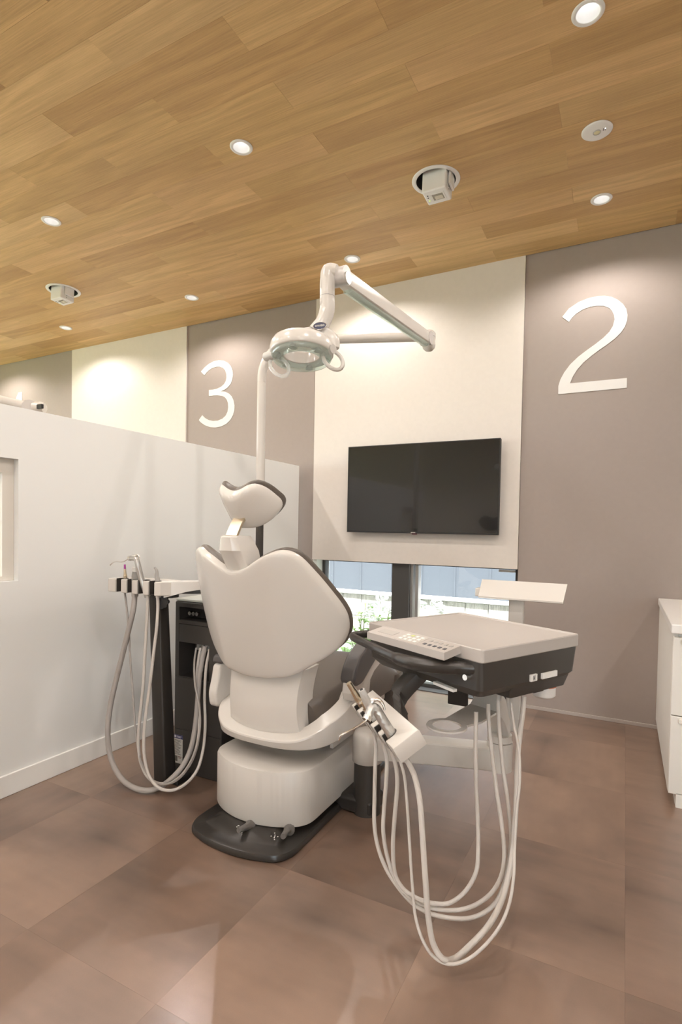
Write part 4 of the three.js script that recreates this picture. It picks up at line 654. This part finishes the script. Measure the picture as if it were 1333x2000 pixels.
// ---------------------------------------------------------------- delivery unit (right)
const F0 = V(-0.332, 0, 2.23), E1 = V(0.4617, 0, -0.887), E2 = V(-0.887, 0, -0.4617);
const tab = (a, b, y) => F0.clone().addScaledVector(E1, a).addScaledVector(E2, b).setY(y);
const HN = onY(769, 1465, 0.58), hr = -44 * Math.PI / 180, hA = V(Math.sin(hr), 0, -Math.cos(hr)), hS = V(Math.cos(hr), 0, Math.sin(hr)), TAU = 32 * Math.PI / 180;
const hW = hS.clone().multiplyScalar(Math.cos(TAU)).add(V(0, Math.sin(TAU), 0)), hD = hS.clone().multiplyScalar(Math.sin(TAU)).add(V(0, -Math.cos(TAU), 0));
const hold = (l, w, d) => HN.clone().addScaledVector(hA, l).addScaledVector(hW, w).addScaledVector(hD, d);
{
  const CXZ = [-0.905, 1.705];
  const o = thing('delivery_unit', 'white and charcoal instrument delivery table on jointed floor arm', 'delivery unit', V(CXZ[0], 0, CXZ[1]));
  const plan = (pts, y) => pts.map(([a, b]) => { const p = tab(a, b, y); return p; });
  const rect = (a0, a1, b0, b1, r) => roundPoly([[a0, b0], [a1, b0], [a1, b1], [a0, b1]], r, 6);
  const A = 0.462, B = 0.508;
  const topPart = part(o, 'table_top', [loft([plan(rect(0.002, A - 0.002, 0.002, B - 0.002, 0.014), 0.792), plan(rect(0, A, 0, B, 0.016), 0.795), plan(rect(0, A, 0, B, 0.016), 0.827), plan(rect(0.002, A - 0.002, 0.002, B - 0.002, 0.015), 0.830), plan(rect(0.007, A - 0.007, 0.007, B - 0.007, 0.012), 0.830), plan(rect(0.010, A - 0.010, 0.010, B - 0.010, 0.012), 0.826)], { crease: 0.5 })], M.table, 'white tray top with a low rim');
  part(o, 'table_body', loft([plan(rect(0.05, A - 0.05, 0.06, B - 0.06, 0.03), 0.682), plan(rect(0.025, A - 0.03, 0.03, B - 0.03, 0.03), 0.688), plan(rect(0.006, A - 0.012, 0.008, B - 0.008, 0.02), 0.712), plan(rect(0.002, A - 0.006, 0.003, B - 0.003, 0.016), 0.792)], { crease: 0.5 }), M.dark, 'charcoal table body');
  part(o, 'under_tray', [loft([plan(rect(0.16, A - 0.03, 0.03, 0.36, 0.01), 0.664), plan(rect(0.15, A - 0.02, 0.02, 0.37, 0.01), 0.70)], { crease: 0.5 }), loft([plan(rect(0.30, A - 0.05, 0.05, 0.2, 0.008), 0.652), plan(rect(0.30, A - 0.05, 0.05, 0.2, 0.008), 0.67)], { crease: 0.5 })], M.dark);
  // control panel
  const strip = (a0, y0, a1, y1, b0, b1, th) => loft([[tab(a0, b0, y0), tab(a0, b1, y0), tab(a0, b1, y0 - th), tab(a0, b0, y0 - th)], [tab(a1, b0, y1), tab(a1, b1, y1), tab(a1, b1, y1 - th), tab(a1, b0, y1 - th)]], { crease: 0.3 });
  const pY = a => 0.8285 + a * 0.20;      // the panel slopes down and outwards
  const pan = part(o, 'control_panel', strip(0.004, pY(0), -0.066, pY(-0.066), 0.078, 0.425, 0.022), M.table, 'white sloping control panel');
  const flatOn = (a0, a1, b0, b1, lift, m, name, label) => part(pan, name, strip(a0, pY(a0) + lift, a1, pY(a1) + lift, b0, b1, lift + 0.0004), m, label);
  flatOn(-0.016, -0.046, 0.322, 0.395, 0.0008, M.panelGrey, 'display', 'small grey display');
  flatOn(-0.006, -0.060, 0.20, 0.295, 0.0006, mat([0.50, 0.475, 0.44], 0.5), 'key_field', 'grey key field');
  for (let r = 0; r < 3; r++) for (let k = 0; k < 4; k++) { const b = 0.210 + k * 0.021, a = -0.012 - r * 0.016; flatOn(a, a - 0.009, b, b + 0.012, 0.0016, r === 0 && k === 2 ? mat([0.55, 0.6, 0.2], 0.4) : M.label, 'key'); }
  for (let r = 0; r < 2; r++) for (let k = 0; k < 5; k++) { const b = 0.092 + k * 0.020, a = -0.014 - r * 0.026; flatOn(a, a - 0.010, b, b + 0.010, 0.0010, r ? M.ink : M.panelGrey, 'symbol_key'); }
  // handle bar in front of the panel
  const hp = (a, b, y) => tab(a, b, y);
  part(o, 'handle', [bar([hp(0.05, 0.515, 0.783), hp(0.0, 0.527, 0.784), hp(-0.035, 0.528, 0.784), hp(-0.055, 0.518, 0.783), hp(-0.070, 0.42, 0.777), hp(-0.086, 0.25, 0.767)], 0.0135, { n: 50, sides: 14 }), bar([hp(-0.085, 0.262, 0.768), hp(-0.086, 0.245, 0.767), hp(-0.080, 0.19, 0.765), hp(-0.050, 0.12, 0.766), hp(-0.012, 0.070, 0.768), hp(0.016, 0.04, 0.768)], [0.0155, 0.018, 0.020, 0.020, 0.019, 0.017], { n: 40, sides: 16 })], M.darkGloss, 'charcoal grip handle');
  const k0 = onZ(914, 1322, 2.212); part(o, 'knob', [rod(k0.clone().addScaledVector(E1, 0.02), k0.clone().addScaledVector(E1, -0.012), 0.0085, 0.0085, 20)], M.steel, 'knurled silver knob');
  part(o, 'label_strip', loft([[tab(-0.004, 0.10, 0.698), tab(-0.004, 0.18, 0.702), tab(-0.004, 0.18, 0.694), tab(-0.004, 0.10, 0.690)], [tab(0.012, 0.10, 0.698), tab(0.012, 0.18, 0.702), tab(0.012, 0.18, 0.694), tab(0.012, 0.10, 0.690)]], { crease: 0.3 }), M.label);
  // stickers on the right-hand side
  const stick = (a0, a1, y0, y1, m) => loft([[tab(a0, 0.0, y0), tab(a1, 0.0, y0), tab(a1, 0.0, y1), tab(a0, 0.0, y1)], [tab(a0, 0.006, y0), tab(a1, 0.006, y0), tab(a1, 0.006, y1), tab(a0, 0.006, y1)]], { crease: 0.3 });
  const st = part(o, 'sticker', stick(0.215, 0.245, 0.712, 0.732), M.label); part(st, 'print', [stick(0.226, 0.2285, 0.715, 0.729), stick(0.232, 0.2345, 0.715, 0.729), stick(0.2275, 0.233, 0.720, 0.723)].map(g => g.translate(-0.887 * -0.0006, 0, 0.0003)), M.ink);
  part(o, 'sticker', stick(0.27, 0.345, 0.712, 0.729), M.label);
  // bottle under the table
  const bp = onZ(1063, 1340, 1.86), bot = part(o, 'bottle', latheAt([[0, -0.034], [0.030, -0.033], [0.036, -0.026], [0.037, 0.02], [0.034, 0.045], [0.022, 0.05], [0, 0.05]], bp.x, bp.y, bp.z, 32), mat([0.74, 0.72, 0.70], 0.35), 'white bottle with orange ring');
  part(bot, 'orange_ring', latheAt([[0.0365, 0.002], [0.0378, 0.002], [0.0378, 0.005], [0.0365, 0.005]], bp.x, bp.y, bp.z, 32), mat([0.62, 0.16, 0.06], 0.5));
  part(bot, 'bottle_neck', cyl(bp.x, bp.y + 0.048, 0.70, bp.z, 0.014), M.shellMatt);
  // column, swing arm, mast
  part(o, 'column_foot', [rbox(-1.03, -0.86, 0.0, 0.07, 1.62, 1.755, 0.02)], M.darkGloss, 'black foot');
  part(o, 'column', [cyl(-0.905, 0, 0.212, 1.705, 0.056, 0.054, 40)], M.dark, 'black round column');
  const capPart = latheAt([[0, 0.338], [0.035, 0.337], [0.052, 0.331], [0.060, 0.318], [0.0615, 0.30], [0.0615, 0.212], [0, 0.212]], -0.905, 0, 1.705, 40);
  part(o, 'column_cap', capPart, M.shell, 'white domed column cap');
  const ad = V(0.967, 0, -0.256), an = V(0.256, 0, 0.967), EL = V(-0.905, 0, 1.705).addScaledVector(ad, 0.515);
  const armSec = (l, w, y0, y1) => roundPoly([[-w, y0], [w, y0], [w, y1], [-w, y1]], 0.012, 3).map(([s, y]) => V(-0.905, 0, 1.705).addScaledVector(ad, l).addScaledVector(an, s).setY(y));
  part(o, 'swing_arm', loft([armSec(0.02, 0.05, 0.225, 0.325), armSec(0.1, 0.045, 0.232, 0.322), armSec(0.45, 0.045, 0.238, 0.325), armSec(0.515, 0.045, 0.238, 0.325)], { crease: 0.5 }), M.shellMatt, 'white swing arm near the floor');
  part(o, 'elbow', [cyl(EL.x, 0.236, 0.345, EL.z, 0.048, 0.048, 36), cyl(EL.x, 0.347, 0.372, EL.z, 0.045, 0.045, 36)], M.shellMatt, 'white elbow of the arm');
  const up1 = tab(0.30, 0.33, 0.69); const ln = V(up1.x - EL.x, 0, up1.z - EL.z).normalize(), lt = V(-ln.z, 0, ln.x);
  const link = (p, w, h0) => roundPoly([[-w, -h0], [w, -h0], [w, h0], [-w, h0]], 0.012, 3).map(([s, y]) => p.clone().addScaledVector(lt, s).add(V(0, y, 0)));
  part(o, 'link_arm', loft([link(V(EL.x, 0.40, EL.z), 0.043, 0.032), link(V(EL.x, 0.44, EL.z).lerp(up1, 0.15), 0.043, 0.05), link(V(EL.x, 0.47, EL.z).lerp(up1, 0.75), 0.04, 0.05), link(up1.clone().add(V(0, 0.01, 0)), 0.036, 0.03)], { crease: 0.5 }), M.shellMatt, 'white link arm up to the table');
  part(o, 'link_screen', rbox(-0.575, -0.50, 0.50, 0.585, 1.70, 1.716, 0.004).translate(0, 0, 0), M.black, 'black panel under the table');
  // mast with the slanted shelf behind the table
  part(o, 'mast', rbox(-0.395, -0.338, 0.372, 0.90, 1.50, 1.535, 0.008), M.shellMatt, 'white upright behind the table');
  { const S = (x, y, z) => V(x, y, z); const yb = 0.885, prof = (x, k) => [S(x, yb, 1.53), S(x, yb + 0.006, 1.565), S(x, yb + 0.012, 1.566), S(x + k, yb + 0.076, 1.535), S(x + k, yb + 0.074, 1.530), S(x, yb + 0.006, 1.552)];
    part(o, 'shelf', loft([prof(-0.505, 0.006), prof(-0.195, 0.010)], { crease: 0.3 }), M.shell, 'white slanted shelf on the upright');
    part(o, 'shelf_lip', rbox(-0.523, -0.49, 0.893, 0.925, 1.50, 1.545, 0.003), M.shell); }
  // cup ring on its strap
  { const rc = onY(873, 1416, 0.552), n = 40, outer = [], inner = []; for (let k = 0; k < n; k++) { const a = k / n * Math.PI * 2; outer.push([rc.x + Math.cos(a) * 0.062, rc.z + Math.sin(a) * 0.062]); inner.push([rc.x + Math.cos(a) * 0.046, rc.z + Math.sin(a) * 0.046]); }
    const cup = part(o, 'cup_ring', prism(outer, 0.546, 0.552, 0.0015, 2, [inner]), M.shell, 'white ring cup holder');
    const d1 = onY(945, 1388, 0.556), tgt = tab(0.14, 0.16, 0.69);
    const dd = V(d1.x - rc.x, 0, d1.z - rc.z).normalize(), ss = V(-dd.z, 0, dd.x), s0 = V(rc.x, 0.549, rc.z).addScaledVector(dd, 0.05), sec2 = (p, w, th) => [p.clone().addScaledVector(ss, -w).add(V(0, th, 0)), p.clone().addScaledVector(ss, w).add(V(0, th, 0)), p.clone().addScaledVector(ss, w).add(V(0, -th, 0)), p.clone().addScaledVector(ss, -w).add(V(0, -th, 0))];
    part(cup, 'strap', loft([sec2(s0, 0.042, 0.003), sec2(V(d1.x, 0.551, d1.z).lerp(s0, 0.6), 0.052, 0.003), sec2(V(d1.x, 0.562, d1.z), 0.052, 0.004), sec2(V(d1.x + dd.x * 0.03, 0.60, d1.z + dd.z * 0.03), 0.048, 0.006), sec2(V(d1.x + dd.x * 0.04, 0.70, d1.z + dd.z * 0.04), 0.044, 0.006)], { crease: 0.6 }), M.shell, 'white bent strap'); }
  // arm that carries the instrument holder
  { const p0 = tab(0.06, 0.30, 0.70), p1 = tab(-0.02, 0.315, 0.63), p2 = hold(0.17, 0.09, 0.03); const c = [p0, p1, p1.clone().lerp(p2, 0.5).add(V(0.0, 0.004, 0.0)), p2];
    const ax = V(-0.69, 0, -0.72).normalize(); const cv = new THREE.CatmullRomCurve3(c), rings = []; for (let k = 0; k <= 10; k++) { const p = cv.getPoint(k / 10), t = cv.getTangent(k / 10), s = ax, nrm = t.clone().cross(s).normalize(), w = k > 7 ? 0.032 : 0.037, h = k > 7 ? 0.018 : 0.022; rings.push(roundPoly([[-w, -h], [w, -h], [w, h], [-w, h]], 0.010, 2).map(([a, b]) => p.clone().addScaledVector(s, a).addScaledVector(nrm, b))); }
    part(o, 'holder_arm', loft(rings, { crease: 0.5 }), M.dark, 'charcoal bracket to the instrument holder'); }
  // instrument holder: tilted white bar with five open slots
  { const L = 0.36, W = 0.085, slots = [0.325, 0.262, 0.199, 0.136, 0.073], w = 0.019, poly = [[0, 0]];
    for (const s of slots.slice().reverse()) { poly.push([s - w, 0]); for (let k = 0; k <= 10; k++) { const a = Math.PI * k / 10; poly.push([s - w * Math.cos(a), 0.024 + w * Math.sin(a)]); } poly.push([s + w, 0]); }
    poly.push([L, 0], [L, W], [0, W]);
    const sh = new THREE.Shape(poly.map(p => new THREE.Vector2(...p))); const g = new THREE.ExtrudeGeometry(sh, { depth: 0.042, bevelEnabled: true, bevelSize: 0.004, bevelThickness: 0.004, bevelOffset: -0.004, bevelSegments: 2 });
    const basis = new THREE.Matrix4().makeBasis(hA, hW, hD); if (basis.determinant() < 0) { const ix = g.attributes.position; const swap = g.toNonIndexed ? g : g; const P = g.attributes.position.array; for (let i = 0; i < P.length; i += 9) for (let k = 0; k < 3; k++) { const t = P[i + k]; P[i + k] = P[i + 3 + k]; P[i + 3 + k] = t; } }
    g.applyMatrix4(basis); g.translate(HN.x, HN.y, HN.z); g.deleteAttribute('normal'); const g2 = toCreasedNormals(g, 0.5);
    const hb = part(o, 'instrument_holder', g2, M.shell, 'tilted white holder with five open slots');
    for (const s of slots) { const rings = [[], []]; const outl = []; for (let k = 0; k <= 12; k++) { const a = Math.PI * k / 12; outl.push([s - w * 0.97 * Math.cos(a), 0.024 + w * 0.97 * Math.sin(a)]); } const inn = outl.map(([a, b]) => [s + (a - s) * 0.80, 0.024 + (b - 0.024) * 0.80]).reverse(); const ringP = [[s - w * 0.97, 0.003], ...outl, [s + w * 0.97, 0.003], [s + w * 0.78, 0.003], ...inn, [s - w * 0.78, 0.003]];
      const sh2 = new THREE.Shape(ringP.map(p => new THREE.Vector2(...p))); const q = new THREE.ExtrudeGeometry(sh2, { depth: 0.054, bevelEnabled: false }); q.translate(0, 0, -0.002); q.applyMatrix4(basis); q.translate(HN.x, HN.y, HN.z); q.deleteAttribute('normal'); part(hb, 'slot_liner', toCreasedNormals(q, 0.5), M.dark, 'dark rubber slot liner'); } }
}
// instruments in the delivery holder
{
  const grp = 'instruments hanging in the delivery unit', Zc = list => list.map(([x, y]) => [660 + x / 3.3325, 1300 + y / 3.3325]);
  const mk = (name, label, p) => { const o = thing(name, label, 'instrument', p.clone(), grp); o.updateMatrixWorld(true); return o; };
  const slotL = [0.325, 0.262, 0.199, 0.136, 0.073], at = (k, d, dl = 0, dw = 0) => hold(slotL[k] + dl, 0.026 + dw, d);
  const endOf = (k) => at(k, 0.055);
  const hose = (o, k, list, zs, r, m, label) => { const e = endOf(k); const pts = Zc(list).map(([x, y], i, arr) => { const t = (i + 1) / arr.length, q = t * (zs.length - 1), j = Math.min(Math.floor(q), zs.length - 2), z = zs[j] + (zs[j + 1] - zs[j]) * (q - j); let p = onZ(x, y, z); if (p.y < r + 0.006) p = onY(x, y, r + 0.006); return p; });
    part(o, 'hose', bar([at(k, 0.04), e, ...pts], r, { n: 110, sides: 10 }), m, label); };
  let o = mk('turbine_handpiece', 'bronze-coloured metal handpiece coupling in the delivery holder', at(0, 0.02));
  part(o, 'body', [rod(at(0, 0.05), at(0, -0.03), 0.0115, 0.0125), rod(at(0, -0.03), at(0, -0.055), 0.012, 0.0105)], M.bronze); part(o, 'collar', rod(at(0, -0.010), at(0, -0.018), 0.0138), M.steel); part(o, 'coupling', rod(at(0, -0.055), at(0, -0.085), 0.0095, 0.0090), M.bronze);
  hose(o, 0, [[248, 520], [245, 640], [240, 850], [240, 1050], [265, 1190], [320, 1330], [400, 1450], [480, 1540], [560, 1595], [640, 1625], [750, 1645], [850, 1645], [950, 1610], [1030, 1540], [1085, 1420], [1115, 1280], [1130, 1130], [1110, 900], [1075, 650], [1052, 400], [1046, 240], [1044, 190]], [2.12, 2.18, 2.22, 2.2, 2.12, 2.05, 2.02], 0.0062, M.hose, 'pale grey hose');
  o = mk('micromotor_handpiece', 'short metal coupling in the delivery holder beside the bronze one', at(1, 0.02));
  part(o, 'body', [rod(at(1, 0.05), at(1, -0.012), 0.0115, 0.0120), rod(at(1, -0.012), at(1, -0.034), 0.0085, 0.0080)], M.bronze); part(o, 'collar', rod(at(1, -0.004), at(1, -0.012), 0.0135), M.steel);
  hose(o, 1, [[318, 590], [318, 720], [303, 920], [297, 1080], [325, 1250], [375, 1390], [440, 1485], [520, 1540], [600, 1575], [720, 1592], [820, 1585], [920, 1545], [1010, 1470], [1065, 1370], [1085, 1240], [1070, 1050], [1040, 850], [1008, 600], [990, 430], [982, 320], [980, 250]], [2.16, 2.2, 2.22, 2.18, 2.12, 2.06, 2.03], 0.0062, M.hose, 'pale grey hose');
  o = mk('scaler_handpiece', 'smooth pale grey scaler handpiece in the delivery holder', at(2, 0.02));
  part(o, 'body', bar([at(2, 0.05), at(2, 0.0), at(2, -0.06, 0, 0.004), at(2, -0.098, 0, 0.008)], [0.0125, 0.0135, 0.0125, 0.0095], { n: 24, sides: 16 }), mat([0.55, 0.54, 0.52], 0.35)); part(o, 'tip_socket', rod(at(2, -0.096, 0, 0.008), at(2, -0.100, 0, 0.008), 0.005), M.black);
  hose(o, 2, [[378, 650], [388, 760], [370, 1000], [360, 1200], [378, 1370], [430, 1455], [500, 1505], [570, 1535], [640, 1550], [720, 1548], [800, 1500], [860, 1430], [905, 1330], [915, 1200], [912, 1000], [903, 800], [898, 500], [900, 390], [902, 300]], [2.2, 2.22, 2.22, 2.16, 2.1, 2.08], 0.0062, M.hose, 'pale grey hose');
  o = mk('empty_coupling', 'thin loose hose with coupling in the delivery holder', at(3, 0.02));
  part(o, 'body', [rod(at(3, 0.055), at(3, 0.008), 0.0105, 0.0105)], M.greyPlastic);
  hose(o, 3, [[428, 690], [448, 850], [468, 1150], [488, 1450], [510, 1650], [560, 1800], [620, 1890], [690, 1935], [760, 1942], [850, 1910], [960, 1820], [1060, 1690], [1120, 1540], [1148, 1350], [1152, 1200], [1165, 950], [1185, 750], [1180, 550], [1150, 400], [1130, 250], [1127, 170]], [2.26, 2.3, 2.36, 2.36, 2.3, 2.16, 2.06, 2.0], 0.0042, M.hose, 'thin pale hose');
  o = mk('air_water_syringe', 'metal air water syringe with long steel nozzle in the delivery holder', at(4, 0.02));
  const hd = at(4, -0.092, 0.012), nz = onZ(716, 1407, hd.z + 0.03), tip0 = onZ(700, 1417, hd.z + 0.05);
  part(o, 'body', bar([at(4, 0.05), at(4, 0.0), at(4, -0.05, 0.004), at(4, -0.082, 0.010), hd.clone().lerp(nz, 0.15), hd.clone().lerp(nz, 0.8)], [0.014, 0.0145, 0.014, 0.0135, 0.0125, 0.011], { n: 40, sides: 18 }), M.alu, 'matt metal handle');
  part(o, 'nozzle_collar', rod(hd.clone().lerp(nz, 0.75), hd.clone().lerp(nz, 1.0), 0.0125), M.steel);
  part(o, 'nozzle', bar([nz, onZ(700, 1418, nz.z + 0.02), onZ(678, 1430, nz.z + 0.05), onZ(667, 1436, nz.z + 0.06), onZ(662, 1446, nz.z + 0.06)], 0.0027, { n: 30, sides: 8 }), M.steel, 'long steel nozzle');
  part(o, 'trigger', [bar([hd.clone().add(V(-0.004, 0.012, 0.006)), hd.clone().add(V(0.01, 0.018, 0)), hd.clone().add(V(0.026, 0.010, 0)), hd.clone().add(V(0.034, -0.008, 0))], [0.007, 0.006, 0.004, 0.003], { n: 16, sides: 10 })], M.steel, 'silver trigger');
  hose(o, 4, [[490, 690], [512, 760], [535, 880], [552, 1100], [572, 1400], [592, 1650], [630, 1830], [690, 1912], [760, 1908], [870, 1815], [980, 1695], [1060, 1550], [1110, 1380], [1140, 1200], [1162, 900], [1172, 600], [1190, 420], [1206, 300], [1212, 200]], [2.3, 2.33, 2.37, 2.36, 2.28, 2.12, 2.02, 1.98], 0.0078, M.hose, 'thick pale grey hose');
}
shade(scene);
renderer.render(scene, camera);
